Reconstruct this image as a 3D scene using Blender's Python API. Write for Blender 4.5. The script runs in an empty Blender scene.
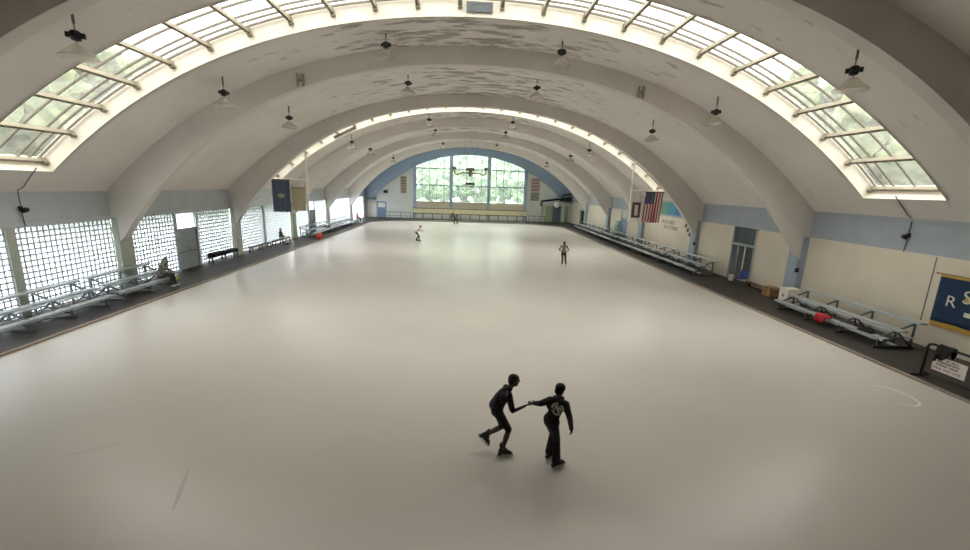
import bpy, bmesh, math, random
import numpy as np
from mathutils import Vector, Matrix, noise
random.seed(7)
PI = math.pi
S = bpy.context.scene
C = S.collection

# ------------------------------------------------------------------ render look
S.view_settings.view_transform = 'Standard'
S.view_settings.look = 'None'
S.view_settings.gamma = 1.0
S.view_settings.use_curve_mapping = False
S.view_settings.exposure = 0.13
S.cycles.max_bounces = 14
S.cycles.diffuse_bounces = 8
S.cycles.glossy_bounces = 4
S.cycles.transmission_bounces = 8
S.cycles.transparent_max_bounces = 16
S.cycles.sample_clamp_indirect = 12.0
S.cycles.use_denoising = True
S.cycles.caustics_reflective = False
S.cycles.caustics_refractive = False

# ------------------------------------------------------------------ geometry of the hall
WX = 15.77                       # wall planes at x = +-WX
Y0, Y1 = -5.0, 64.0              # back and front walls
RIBS = [0.4, 9.5, 18.6, 27.7, 36.8, 45.9, 55.0]
CZ, RS = -11.44, 22.26           # shell circle
SZ, SR = -8.69, 18.86            # rib soffit circle
ICE_L, ICE_R, ICE_END = -13.07, 12.56, 59.1
FZ = 0.05                        # walkway level
def shell_r(x): return RS - 0.12 * math.cos(PI * x / 11.5)
def shell_z(x, off=0.0): return CZ + math.sqrt((shell_r(x) + off) ** 2 - x * x)
def shell_pt(a, off=0.0):
    x = RS * math.sin(a); r = shell_r(x) + off
    return r * math.sin(a), CZ + r * math.cos(a)
AMAX = math.asin(WX / RS)
def soffit_z(x):
    r = SR - 0.19 * math.cos(PI * x / 10.5)
    return SZ + math.sqrt(max(0, r * r - x * x))

# ------------------------------------------------------------------ materials
def lin(h):
    h = h.lstrip('#'); v = [int(h[i:i+2], 16) / 255 for i in (0, 2, 4)]
    return tuple(c / 12.92 if c <= .04045 else ((c + .055) / 1.055) ** 2.4 for c in v) + (1,)
MATS = {}
def mat(name, col, rough=.6, metal=0., vary=.08, scale=6., bump=0., spec=.5):
    if name in MATS: return MATS[name]
    m = bpy.data.materials.new(name); m.use_nodes = True; MATS[name] = m
    nt = m.node_tree; b = nt.nodes['Principled BSDF']
    b.inputs['Roughness'].default_value = rough; b.inputs['Metallic'].default_value = metal
    b.inputs['Specular IOR Level'].default_value = spec
    c = lin(col) if isinstance(col, str) else col
    tc = nt.nodes.new('ShaderNodeTexCoord')
    n = nt.nodes.new('ShaderNodeTexNoise'); n.inputs['Scale'].default_value = scale; n.inputs['Detail'].default_value = 4
    nt.links.new(tc.outputs['Object'], n.inputs['Vector'])
    r = nt.nodes.new('ShaderNodeValToRGB')
    r.color_ramp.elements[0].position = .3; r.color_ramp.elements[1].position = .7
    r.color_ramp.elements[0].color = tuple(x * (1 - vary) for x in c[:3]) + (1,)
    r.color_ramp.elements[1].color = tuple(min(1, x * (1 + vary)) for x in c[:3]) + (1,)
    nt.links.new(n.outputs['Fac'], r.inputs['Fac']); nt.links.new(r.outputs['Color'], b.inputs['Base Color'])
    if bump:
        bn = nt.nodes.new('ShaderNodeBump'); bn.inputs['Strength'].default_value = bump; bn.inputs['Distance'].default_value = .02
        nt.links.new(n.outputs['Fac'], bn.inputs['Height']); nt.links.new(bn.outputs['Normal'], b.inputs['Normal'])
    return m
def glassy(name, col, transp, translu=None, gloss=.05):
    """frosted/wired glazing: partly see-through, partly light scattering"""
    m = bpy.data.materials.new(name); m.use_nodes = True; MATS[name] = m
    nt = m.node_tree; nt.nodes.clear()
    out = nt.nodes.new('ShaderNodeOutputMaterial')
    t = nt.nodes.new('ShaderNodeBsdfTransparent'); t.inputs['Color'].default_value = lin(col)
    d = nt.nodes.new('ShaderNodeBsdfTranslucent'); d.inputs['Color'].default_value = lin(translu or col)
    tc = nt.nodes.new('ShaderNodeTexCoord')
    n = nt.nodes.new('ShaderNodeTexNoise'); n.inputs['Scale'].default_value = 1.3; n.inputs['Detail'].default_value = 3
    nt.links.new(tc.outputs['Object'], n.inputs['Vector'])
    mr = nt.nodes.new('ShaderNodeMapRange')
    mr.inputs['From Min'].default_value = .3; mr.inputs['From Max'].default_value = .7
    mr.inputs['To Min'].default_value = max(0, 1 - transp - .1); mr.inputs['To Max'].default_value = min(1, 1 - transp + .1)
    nt.links.new(n.outputs['Fac'], mr.inputs['Value'])
    mx = nt.nodes.new('ShaderNodeMixShader')
    nt.links.new(mr.outputs['Result'], mx.inputs['Fac']); nt.links.new(t.outputs[0], mx.inputs[1]); nt.links.new(d.outputs[0], mx.inputs[2])
    g = nt.nodes.new('ShaderNodeBsdfGlossy'); g.inputs['Roughness'].default_value = .15
    m2 = nt.nodes.new('ShaderNodeMixShader'); m2.inputs['Fac'].default_value = gloss
    nt.links.new(mx.outputs[0], m2.inputs[1]); nt.links.new(g.outputs[0], m2.inputs[2])
    nt.links.new(m2.outputs[0], out.inputs['Surface'])
    return m

def shell_material():
    m = bpy.data.materials.new('vault_plaster'); m.use_nodes = True
    nt = m.node_tree; b = nt.nodes['Principled BSDF']; b.inputs['Roughness'].default_value = .75
    b.inputs['Specular IOR Level'].default_value = .25
    tc = nt.nodes.new('ShaderNodeTexCoord')
    sx = nt.nodes.new('ShaderNodeSeparateXYZ'); nt.links.new(tc.outputs['Object'], sx.inputs[0])
    # old paint, broad patches
    n1 = nt.nodes.new('ShaderNodeTexNoise'); n1.inputs['Scale'].default_value = .35; n1.inputs['Detail'].default_value = 5
    nt.links.new(tc.outputs['Object'], n1.inputs['Vector'])
    r1 = nt.nodes.new('ShaderNodeValToRGB')
    r1.color_ramp.elements[0].position = .35; r1.color_ramp.elements[0].color = lin('#e3dfda')
    r1.color_ramp.elements[1].position = .65; r1.color_ramp.elements[1].color = lin('#ece8e4')
    nt.links.new(n1.outputs['Fac'], r1.inputs['Fac'])
    # peeling dark flecks, stretched along the arch, gathered around the crown
    mp = nt.nodes.new('ShaderNodeMapping'); mp.inputs['Scale'].default_value = (.6, 1.9, .6)
    nt.links.new(tc.outputs['Object'], mp.inputs['Vector'])
    n2 = nt.nodes.new('ShaderNodeTexNoise'); n2.inputs['Scale'].default_value = 1.5; n2.inputs['Detail'].default_value = 7; n2.inputs['Roughness'].default_value = .62
    nt.links.new(mp.outputs[0], n2.inputs['Vector'])
    ab = nt.nodes.new('ShaderNodeMath'); ab.operation = 'ABSOLUTE'; nt.links.new(sx.outputs['X'], ab.inputs[0])
    wr = nt.nodes.new('ShaderNodeMapRange'); wr.inputs['From Min'].default_value = 1.; wr.inputs['From Max'].default_value = 11.0
    wr.inputs['To Min'].default_value = .455; wr.inputs['To Max'].default_value = .66
    nt.links.new(ab.outputs[0], wr.inputs['Value'])
    sb = nt.nodes.new('ShaderNodeMath'); sb.operation = 'SUBTRACT'; nt.links.new(n2.outputs['Fac'], sb.inputs[0]); nt.links.new(wr.outputs[0], sb.inputs[1])
    ml = nt.nodes.new('ShaderNodeMath'); ml.operation = 'MULTIPLY'; ml.inputs[1].default_value = 9.; ml.use_clamp = True
    nt.links.new(sb.outputs[0], ml.inputs[0])
    m8 = nt.nodes.new('ShaderNodeMath'); m8.operation = 'MULTIPLY'; m8.inputs[1].default_value = .65; nt.links.new(ml.outputs[0], m8.inputs[0])
    mx = nt.nodes.new('ShaderNodeMixRGB'); mx.inputs[2].default_value = lin('#6c645c')
    nt.links.new(m8.outputs[0], mx.inputs[0]); nt.links.new(r1.outputs[0], mx.inputs[1])
    nt.links.new(mx.outputs[0], b.inputs['Base Color'])
    bn = nt.nodes.new('ShaderNodeBump'); bn.inputs['Strength'].default_value = .25; bn.inputs['Distance'].default_value = .03
    nt.links.new(n2.outputs['Fac'], bn.inputs['Height']); nt.links.new(bn.outputs[0], b.inputs['Normal'])
    return m

def ice_material():
    m = bpy.data.materials.new('skated_ice'); m.use_nodes = True
    nt = m.node_tree; b = nt.nodes['Principled BSDF']
    tc = nt.nodes.new('ShaderNodeTexCoord')
    n1 = nt.nodes.new('ShaderNodeTexNoise'); n1.inputs['Scale'].default_value = .16; n1.inputs['Detail'].default_value = 4
    nt.links.new(tc.outputs['Object'], n1.inputs['Vector'])
    r1 = nt.nodes.new('ShaderNodeValToRGB')
    r1.color_ramp.elements[0].position = .3; r1.color_ramp.elements[0].color = lin('#c9c5c0')
    r1.color_ramp.elements[1].position = .7; r1.color_ramp.elements[1].color = lin('#d5d1cc')
    nt.links.new(n1.outputs['Fac'], r1.inputs['Fac'])
    # blade scratches
    n2 = nt.nodes.new('ShaderNodeTexNoise'); n2.inputs['Scale'].default_value = .8; n2.inputs['Detail'].default_value = 3; n2.inputs['Roughness'].default_value = .5
    mp = nt.nodes.new('ShaderNodeMapping'); mp.inputs['Scale'].default_value = (1.6, .5, 1); mp.inputs['Rotation'].default_value = (0, 0, .5)
    nt.links.new(tc.outputs['Object'], mp.inputs[0]); nt.links.new(mp.outputs[0], n2.inputs['Vector'])
    rr = nt.nodes.new('ShaderNodeMapRange'); rr.inputs['To Min'].default_value = .22; rr.inputs['To Max'].default_value = .36
    b.inputs['Roughness'].default_value = .27
    mx = nt.nodes.new('ShaderNodeMixRGB'); mx.blend_type = 'MULTIPLY'; mx.inputs[0].default_value = 1
    r2 = nt.nodes.new('ShaderNodeValToRGB')
    r2.color_ramp.elements[0].position = .3; r2.color_ramp.elements[0].color = (.975, .975, .97, 1)
    r2.color_ramp.elements[1].position = .65; r2.color_ramp.elements[1].color = (1, 1, 1, 1)
    nt.links.new(n2.outputs['Fac'], r2.inputs['Fac'])
    nt.links.new(r1.outputs[0], b.inputs['Base Color'])
    b.inputs['IOR'].default_value = 1.31
    b.inputs['Specular IOR Level'].default_value = .95
    return m

M_SHELL = shell_material()
M_ICE = ice_material()
M_RIB = mat('rib_paint', '#dcd8d4', .7, vary=.05, scale=.6, spec=.25)
M_WHITE = mat('white_paint', '#e9e4da', .6, vary=.04)
M_FRAME = mat('skylight_steel', '#8f8878', .6, vary=.12, scale=2)
M_BLUE = mat('blue_beam_paint', '#a4aeb9', .6, vary=.06, scale=1.2)
M_BLUEGREY = mat('grey_blue_beam_paint', '#b3bac1', .6, vary=.06, scale=1.2)
M_COLL = mat('pale_green_grey_paint', '#aab0a6', .6, vary=.07, scale=2)
M_COLB = mat('blue_column_paint', '#9aa9ba', .6, vary=.07, scale=2)
M_CREAM = mat('cream_wall_paint', '#dad2c3', .65, vary=.05, scale=.8)
M_PALE = mat('pale_grey_wall', '#e0e3df', .65, vary=.05, scale=.8)
M_MORTAR = mat('block_mortar', '#9da2a8', .8, vary=.08, scale=3)
M_WALK = mat('rubber_matting', '#3c3835', .5, vary=.2, scale=1.5, bump=.2, spec=.3)
M_KERB = mat('wooden_kerb', '#978a80', .7, vary=.12, scale=4)
M_GREYDOOR = mat('grey_door_paint', '#a0a8af', .5, vary=.05, scale=3)
M_BLUEDOOR = mat('blue_door_paint', '#7f95b4', .5, vary=.05, scale=3)
M_ALU = mat('aluminium_plank', '#b9c1c4', .38, .55, vary=.08, scale=5)
M_STEEL = mat('galvanised_steel', '#6d7478', .45, .6, vary=.1, scale=6)
M_DARK = mat('black_metal', '#1d1d1e', .5, .2, vary=.1)
M_BLACK = mat('black_cloth', '#141314', .85, vary=.15)
M_WOOD = mat('brown_wood', '#8a5f3e', .6, vary=.2, scale=5)
M_CARD = mat('cardboard', '#9b7a56', .8, vary=.1, scale=5)
M_RED = mat('red_fabric', '#a81f2b', .8, vary=.12)
M_NAVY = mat('navy_felt', '#1d3656', .85, vary=.12, scale=8)
M_GOLD = mat('gold_fringe', '#c9a24a', .7, vary=.15, scale=20)
M_TRIMBLUE = mat('window_frame_blue', '#a3b4cb', .55, vary=.05, scale=2)
M_LTWOOD = mat('pale_varnished_board', '#d3cdab', .6, vary=.12, scale=2)
M_TREE = mat('foliage_green', '#646e58', .9, vary=.3, scale=1.6, spec=.1)
M_BARK = mat('tree_bark', '#54483c', .9, vary=.2, scale=8)
M_GRASS = mat('grass_ground', '#5b6350', .95, vary=.2, scale=.5, spec=.1)
M_SKYGLASS = glassy('skylight_wired_glass', '#6d6c67', .80, '#474844')
M_ENDGLASS = glassy('end_window_glass', '#b2beb6', .68, '#6c7a72')
M_BLOCK = glassy('glass_block', '#9499a1', .04, '#969ba5', .03)
M_FROST = glassy('frosted_pane', '#eef4fa', .15, '#f6f9ff', .03)
M_SHADE = glassy('lamp_shade_acrylic', '#d8d4cb', .55, '#efebe2', .12)

# ------------------------------------------------------------------ mesh builder
class MB:
    def __init__(s): s.v = []; s.f = []; s.m = []; s.sm = []
    def add(s, vs, fs, mi=0, smooth=False):
        b = len(s.v); s.v += [tuple(v) for v in vs]
        for f in fs: s.f.append(tuple(b + i for i in f)); s.m.append(mi); s.sm.append(smooth)
        return s
    def box(s, lo, hi, mi=0, rot=None, about=None):
        x0, y0, z0 = lo; x1, y1, z1 = hi
        vs = [Vector(p) for p in ((x0,y0,z0),(x1,y0,z0),(x1,y1,z0),(x0,y1,z0),(x0,y0,z1),(x1,y0,z1),(x1,y1,z1),(x0,y1,z1))]
        if rot is not None:
            c = Vector(about) if about is not None else Vector(((x0+x1)/2, (y0+y1)/2, (z0+z1)/2))
            vs = [c + rot @ (v - c) for v in vs]
        return s.add(vs, [(0,3,2,1),(4,5,6,7),(0,1,5,4),(1,2,6,5),(2,3,7,6),(3,0,4,7)], mi)
    def bar(s, a, b, w, h, mi=0):
        a = Vector(a); b = Vector(b); d = (b - a).normalized()
        up = Vector((0,0,1)) if abs(d.z) < .9 else Vector((1,0,0))
        r = d.cross(up).normalized() * (w/2); u = r.cross(d).normalized() * (h/2)
        vs = [a-r-u, a+r-u, a+r+u, a-r+u, b-r-u, b+r-u, b+r+u, b-r+u]
        return s.add(vs, [(0,3,2,1),(4,5,6,7),(0,1,5,4),(1,2,6,5),(2,3,7,6),(3,0,4,7)], mi)
    def tube(s, pts, r, n=8, mi=0, caps=True):
        pts = [Vector(p) for p in pts]; rs = r if isinstance(r, (list, tuple)) else [r]*len(pts)
        vs = []; fs = []; prev = None
        for i, p in enumerate(pts):
            d = (pts[min(i+1, len(pts)-1)] - pts[max(i-1, 0)]).normalized()
            if prev is None:
                u = Vector((0,0,1)) if abs(d.z) < .9 else Vector((1,0,0))
                a = d.cross(u).normalized()
            else:
                a = (prev - d * prev.dot(d)).normalized()
            prev = a; c = d.cross(a)
            for k in range(n):
                t = 2*PI*k/n; vs.append(p + (a*math.cos(t) + c*math.sin(t)) * rs[i])
        for i in range(len(pts)-1):
            for k in range(n):
                fs.append((i*n+k, i*n+(k+1)%n, (i+1)*n+(k+1)%n, (i+1)*n+k))
        if caps: fs.append(tuple(reversed(range(n)))); fs.append(tuple((len(pts)-1)*n+k for k in range(n)))
        return s.add(vs, fs, mi, True)
    def lathe(s, prof, c=(0,0,0), n=16, mi=0):
        vs = []; fs = []; c = Vector(c)
        for r, z in prof:
            for k in range(n):
                t = 2*PI*k/n; vs.append(c + Vector((r*math.cos(t), r*math.sin(t), z)))
        for i in range(len(prof)-1):
            for k in range(n): fs.append((i*n+k, i*n+(k+1)%n, (i+1)*n+(k+1)%n, (i+1)*n+k))
        fs.append(tuple(reversed(range(n)))); fs.append(tuple((len(prof)-1)*n+k for k in range(n)))
        return s.add(vs, fs, mi, True)
    def ell(s, c, r, n=16, m=10, mi=0, rot=None):
        vs = []; fs = []; c = Vector(c)
        for j in range(m+1):
            ph = PI*j/m
            for k in range(n):
                t = 2*PI*k/n; v = Vector((r[0]*math.sin(ph)*math.cos(t), r[1]*math.sin(ph)*math.sin(t), r[2]*math.cos(ph)))
                vs.append(c + (rot @ v if rot else v))
        for j in range(m):
            for k in range(n): fs.append((j*n+k, (j+1)*n+k, (j+1)*n+(k+1)%n, j*n+(k+1)%n))
        return s.add(vs, fs, mi, True)
    def cap(s, a, b, ra, rb, n=14, mi=0):
        a = Vector(a); b = Vector(b); d = (b-a)
        L = d.length
        if L < 1e-5: return s.ell(a, (ra,)*3, n, 10, mi)
        d /= L; pts = []; rs = []
        for k in range(6):
            t = PI/2*(1 - k/5); pts.append(a - d*ra*math.sin(t)); rs.append(max(ra*math.cos(t), 1e-4))
        for k in range(1, 6):
            t = PI/2*k/5; pts.append(b + d*rb*math.sin(t)); rs.append(max(rb*math.cos(t), 1e-4))
        pts[5] = a
        pts.insert(6, b); rs.insert(6, rb)
        return s.tube(pts, rs, n, mi)
    def build(s, name, mats, parent=None, origin=None, sharp=40):
        me = bpy.data.meshes.new(name)
        o = Vector(origin) if origin is not None else Vector((0,0,0))
        me.from_pydata([Vector(v) - o for v in s.v], [], s.f)
        ms = mats if isinstance(mats, (list, tuple)) else [mats]
        for m in ms: me.materials.append(m)
        me.polygons.foreach_set('material_index', s.m)
        me.polygons.foreach_set('use_smooth', s.sm)
        me.validate(); me.update()
        bm = bmesh.new(); bm.from_mesh(me); bmesh.ops.recalc_face_normals(bm, faces=bm.faces); bm.to_mesh(me); bm.free()
        if any(s.sm): me.set_sharp_from_angle(angle=math.radians(sharp))
        ob = bpy.data.objects.new(name, me); C.objects.link(ob)
        if parent is not None: ob.parent = parent
        elif origin is not None: ob.location = o
        return ob
def tag(o, label, cat, group=None, kind=None):
    o['label'] = label; o['category'] = cat
    if group: o['group'] = group
    if kind: o['kind'] = kind
    return o
def thing(name, label, cat, loc=(0,0,0), rz=0, group=None, kind=None):
    o = bpy.data.objects.new(name, None); C.objects.link(o)
    o.empty_display_size = .2; o.location = loc; o.rotation_euler = (0,0,rz)
    return tag(o, label, cat, group, kind)
KIDS = {}
def dup(root, loc, label, rz=None, group=None):
    r = root.copy(); C.objects.link(r); r.location = loc; r['label'] = label
    if rz is not None: r.rotation_euler = (0,0,rz)
    if group: r['group'] = group
    def rec(src, dst):
        for ch in [o for o in KIDCACHE.get(src.name, [])]:
            c = ch.copy(); C.objects.link(c); c.parent = dst
            rec(ch, c)
    rec(root, r)
    return r
KIDCACHE = {}
def cache_kids(root):
    KIDCACHE[root.name] = [o for o in C.objects if o.parent == root]
    for k in KIDCACHE[root.name]: cache_kids(k)

# ------------------------------------------------------------------ ceiling vault with two skylight openings
SKY = [(12.8, 15.65), (31.0, 33.85), (49.2, 52.05)]
A_OP = math.asin(15.0 / RS)
CURB = .55
NA = 96
angs = sorted(set([round(-AMAX + 2*AMAX*i/NA, 6) for i in range(NA+1)] + [round(-A_OP, 6), round(A_OP, 6)]))
ys = [Y0]
for a, b in SKY: ys += [a, b]
ys += RIBS[1:] + [Y1 + .3]
ys = sorted(ys)
mb = MB()
def inhole(a0, a1, y0, y1):
    am = (a0+a1)/2; ym = (y0+y1)/2
    return abs(am) < A_OP and any(s0 < ym < s1 for s0, s1 in SKY)
def grid(off):
    vs = []
    for y in ys:
        for a in angs:
            x, z = shell_pt(a, off); vs.append((x, y, z))
    n = len(angs); fs = []
    for j in range(len(ys)-1):
        for i in range(n-1):
            if not inhole(angs[i], angs[i+1], ys[j], ys[j+1]):
                fs.append((j*n+i, j*n+i+1, (j+1)*n+i+1, (j+1)*n+i))
    return vs, fs
v, f = grid(0); mb.add(v, f, 0, True)
v, f = grid(.28); mb.add(v, f, 0, True)
ceiling = mb.build('ceiling', [M_SHELL], sharp=30)
# keep the inner face normals irrelevant (two sided)
tag(ceiling, 'pale grey barrel vault ceiling with peeling paint along the crown', 'ceiling', kind='structure')

# curbs and glazing of the skylights
oa = [a for a in angs if abs(a) <= A_OP + 1e-6]
half = [math.radians(1.83 + 3.66*k) for k in range(12)]
beam_a = sorted([-a for a in half] + half)
for si, (s0, s1) in enumerate(SKY):
    lab = ['nearest the camera', 'between the third and fourth ribs', 'farthest down the hall'][si]
    w = thing('window_%d' % (si+1), 'curved wired glass skylight strip across the vault, %s' % lab, 'skylight', (0, s0, shell_z(0)), kind='structure')
    org = Vector((0, s0, shell_z(0)))
    mb = MB(); T = .12
    for (ya, yb) in ((s0 - T, s0), (s1, s1 + T)):       # near and far curb walls
        vs = []
        for a in oa:
            for off in (0, CURB + .12):
                for y in (ya, yb):
                    x, z = shell_pt(a, off); vs.append((x, y, z))
        fs = []
        for i in range(len(oa)-1):
            p = i*4; q = p+4
            fs += [(p, q, q+2, p+2), (p+1, p+3, q+3, q+1), (p+2, q+2, q+3, p+3), (p, p+1, q+1, q)]
        mb.add(vs, fs)
    for sg in (-1, 1):
        a0 = sg*A_OP; a1 = sg*(A_OP + .12/RS)
        vs = []
        for a in (a0, a1):
            for off in (0, CURB + .12):
                for y in (s0 - T, s1 + T):
                    x, z = shell_pt(a, off); vs.append((x, y, z))
        mb.add(vs, [(0,1,3,2),(4,6,7,5),(2,3,7,6),(0,4,5,1),(0,2,6,4),(1,5,7,3)])
    mb.build('curb', M_WHITE, w, org)
    # glass
    mb = MB(); fine = [-A_OP + 2*A_OP*i/80 for i in range(81)]
    vs = []
    for a in fine:
        for y in (s0, s1):
            x, z = shell_pt(a, CURB); vs.append((x, y, z))
    mb.add(vs, [(2*i, 2*i+1, 2*i+3, 2*i+2) for i in range(80)], 0, True)
    mb.build('glass', M_SKYGLASS, w, org)
    # bars running along the arch
    mb = MB()
    for fr in (.05, .21, .46, .72, .85, .965):
        y = s0 + (s1 - s0)*fr
        vs = []
        for a in fine:
            for off, dy in ((CURB-.05, -.014), (CURB-.05, .014), (CURB+.03, .014), (CURB+.03, -.014)):
                x, z = shell_pt(a, off); vs.append((x, y+dy, z))
        fs = []
        for i in range(80):
            for k in range(4): fs.append((i*4+k, i*4+(k+1)%4, i*4+4+(k+1)%4, i*4+4+k))
        mb.add(vs, fs)
    mb.build('glazing_bar', mat('dark_glazing_bar', '#5a544a', .6, vary=.1), w, org)
    for k, a in enumerate(beam_a):
        mb = MB(); x0, z0 = shell_pt(a, CURB - .23); x1, z1 = shell_pt(a, CURB - .07)
        t = Vector((math.cos(a), 0, -math.sin(a))) * .05
        vs = []
        for y in (s0, s1 - .02):
            for (x, z) in ((x0, z0), (x1, z1)):
                for sg in (-1, 1): vs.append(Vector((x, y, z)) + t*sg)
        mb.add(vs, [(0,1,3,2),(4,6,7,5),(0,2,6,4),(1,5,7,3),(0,4,5,1),(2,3,7,6)])
        xb, zb = shell_pt(a, CURB - .30)                 # end plate at the far curb
        vs = []
        for y in (s1 - .14, s1 - .015):
            for (x, z) in ((xb, zb), (x1, z1)):
                for sg in (-1.5, 1.5): vs.append(Vector((x, y, z)) + t*sg)
        mb.add(vs, [(0,1,3,2),(4,6,7,5),(0,2,6,4),(1,5,7,3),(0,4,5,1),(2,3,7,6)])
        mb.build('beam', M_FRAME, w, org)

# ------------------------------------------------------------------ arch ribs
def rib_mesh(y, t=.36, soff=soffit_z, zfoot=1.95, xin=15.42):
    mb = MB(); N = 72
    xs = [-WX + 2*WX*i/N for i in range(N+1)]
    vs = []
    for x in xs:
        zi = max(soff(max(-xin, min(xin, x))), zfoot)
        if abs(x) > xin - 1e-6: zi = zfoot
        zo = shell_z(x, .04)
        for yy in (y, y+t):
            vs.append((x, yy, zi)); vs.append((x, yy, zo))
    fs = []
    for i in range(N):
        p = i*4; q = p+4
        fs += [(p, q, q+1, p+1), (p+2, p+3, q+3, q+2), (p, p+2, q+2, q)]
    fs += [(0, 1, 3, 2), (N*4, N*4+2, N*4+3, N*4+1)]
    return mb.add(vs, fs, 0, True)
rib_words = ['behind the camera', 'nearest the camera', 'second from the camera, behind the first skylight', 'third from the camera', 'fourth, behind the second skylight', 'fifth from the camera', 'sixth, just before the end window']
for i, y in enumerate(RIBS):
    if i == 0: continue
    r = rib_mesh(y).build('trim_%d' % i, M_RIB, None, (0, y, 0), sharp=25)
    tag(r, 'deep pale concrete arch rib spanning the hall, %s' % rib_words[i], 'arch rib', kind='structure')
# columns under the ribs
k = 0
for i, y in enumerate(RIBS):
    for sg in (-1, 1):
        mb = MB()
        d = .24 if sg < 0 else .30
        x0, x1 = (sg*WX, sg*(WX-d)) if sg > 0 else (sg*WX, sg*(WX-d))
        mb.box((min(x0,x1), y - .02, FZ), (max(x0,x1), y+.72, 3.22))
        mb.box((min(x0, sg*(WX-.33)), y-.06, FZ), (max(x0, sg*(WX-.33)), y+.78, .18))
        k += 1
        c = mb.build('column_%d' % k, M_COLL if sg < 0 else M_COLB, None, (x0, y, 0))
        tag(c, '%s wall column under the %s arch rib, %s wall' % ('grey green' if sg < 0 else 'pale blue', ['rear', 'first', 'second', 'third', 'fourth', 'fifth', 'sixth'][i], 'glass block' if sg < 0 else 'panelled'), 'column', kind='structure')

# ------------------------------------------------------------------ walls
BT, BB = 4.40, 3.20
mb = MB()
mb.box((-WX-.35, Y0, BB), (-WX, Y1, BT+.25))
mb.box((-WX-.02, Y0, BB-.06), (-WX+.07, Y1, BB+.12))
wl = mb.build('wall_left', M_BLUEGREY); tag(wl, 'grey blue concrete beam and wall on the glass block side', 'wall', kind='structure')
mb = MB()
mb.box((WX, Y0, BB), (WX+.35, Y1, BT+.25))
mb.box((WX-.06, Y0, BT-.12), (WX, Y1, BT))
wr = mb.build('trim_beam_right', M_BLUE); tag(wr, 'long blue painted beam above the cream wall panels', 'beam', kind='structure')
# left wall lower fill (nearest bay is solid)
mb = MB()
mb.box((-WX-.30, Y0, 0), (-WX, 9.5, BB))
tag(mb.build('wall_left_solid', M_PALE), 'solid pale wall beside the camera on the glass block side', 'wall', kind='structure')

def block_panel(y0, y1, z0, z1, n, lab):
    org = Vector((-WX, y0, z0))
    w = thing('window_%d' % n, lab, 'window', org, kind='structure')
    mb = MB()
    mb.add([(-WX-.06, y0, z0), (-WX-.06, y1, z0), (-WX-.06, y1, z1), (-WX-.06, y0, z1)], [(0,1,2,3)])
    mb.build('glass_block', M_BLOCK, w, org)
    mb = MB()
    ny = max(1, round((y1-y0)/.205)); nz = max(1, round((z1-z0)/.205))
    for i in range(ny+1):
        y = y0 + (y1-y0)*i/ny; mb.box((-WX-.045, y-.019, z0), (-WX-.02, y+.019, z1))
    for j in range(nz+1):
        z = z0 + (z1-z0)*j/nz; mb.box((-WX-.05, y0, z-.026), (-WX-.015, y1, z+.026))
    mb.build('mortar', M_MORTAR, w, org)
    return w
wn = 4
def bay_blocks(i, segs):
    global wn
    for (a, b, lab) in segs:
        block_panel(a, b, FZ+.05, BB-.06, wn, lab); wn += 1
bay_blocks(1, [(10.25, 14.36, 'glass block window left of the grey post, beside the nearest bleacher'),
               (14.66, 18.56, 'glass block window between the grey post and the second arch rib')])
bay_blocks(2, [(19.35, 22.45, 'glass block window between the second arch rib and the grey door'),
               (24.25, 27.66, 'glass block window beyond the grey door up to the third rib')])
bay_blocks(3, [(28.45, 32.05, 'glass block window just beyond the third rib'),
               (32.2, 36.76, 'glass block window behind the dark blue hanging flag')])
bay_blocks(4, [(37.55, 41.1, 'glass block window behind the khaki hanging banner'),
               (42.75, 45.86, 'glass block window beyond the far grey door')])
bay_blocks(5, [(46.65, 54.96, 'glass block window in the fifth bay beyond the bleachers')])
bay_blocks(6, [(55.75, 62.6, 'last glass block window before the end wall')])
mb = MB()
mb.box((-WX-.25, 14.36, FZ), (-WX+.05, 14.66, BB))
tag(mb.build('trim_post', M_COLL, None, (-WX, 14.5, FZ)), 'grey post splitting the nearest glass block window', 'post', kind='structure')
mb = MB(); mb.box((-WX-.25, 32.05, FZ), (-WX+.05, 32.2, BB))
tag(mb.build('trim_mullion', M_COLL, None, (-WX, 32.1, FZ)), 'thin grey mullion in the glass blocks left of the blue flag', 'post', kind='structure')
mb = MB(); mb.box((-WX-.3, 62.6, 0), (-WX, Y1, BB))
tag(mb.build('wall_left_end', M_PALE), 'short pale wall in the far corner beside the white door', 'wall', kind='structure')

def door_left(y0, y1, n, lab, m):
    org = Vector((-WX, y0, FZ))
    d = thing('door_%d' % n, lab, 'door', org, kind='structure')
    mb = MB()
    mb.box((-WX-.2, y0-.12, FZ), (-WX+.05, y0, BB)); mb.box((-WX-.2, y1, FZ), (-WX+.05, y1+.12, BB))
    mb.box((-WX-.2, y0, 2.22), (-WX+.05, y1, 2.30)); mb.box((-WX-.2, y0, BB-.1), (-WX+.05, y1, BB))
    mb.build('door_frame', m, d, org)
    ym = (y0+y1)/2
    for (a, b) in ((y0, ym-.008), (ym+.008, y1)):
        mb = MB(); mb.box((-WX-.1, a, FZ), (-WX-.04, b, 2.22))
        for z0, z1 in ((.25, .95), (1.1, 2.05)):
            mb.box((-WX-.042, a+.12, z0), (-WX-.03, b-.12, z1))
        lf = mb.build('door_leaf', m, d, org)
        mb = MB(); yh = b-.1 if a == y0 else a+.1
        mb.tube([(-WX-.04, yh-.0, 1.02), (-WX+.04, yh, 1.02), (-WX+.04, yh, 1.22), (-WX-.04, yh, 1.22)], .014)
        mb.box((-WX-.02, a+.08, .98), (-WX+.02, b-.08, 1.03))
        h = mb.build('door_handle', M_STEEL, lf, org)
    mb = MB(); mb.add([(-WX-.07, y0, 2.3), (-WX-.07, y1, 2.3), (-WX-.07, y1, BB-.1), (-WX-.07, y0, BB-.1)], [(0,1,2,3)])
    mb.build('transom_pane', M_FROST, d, org)
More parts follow.
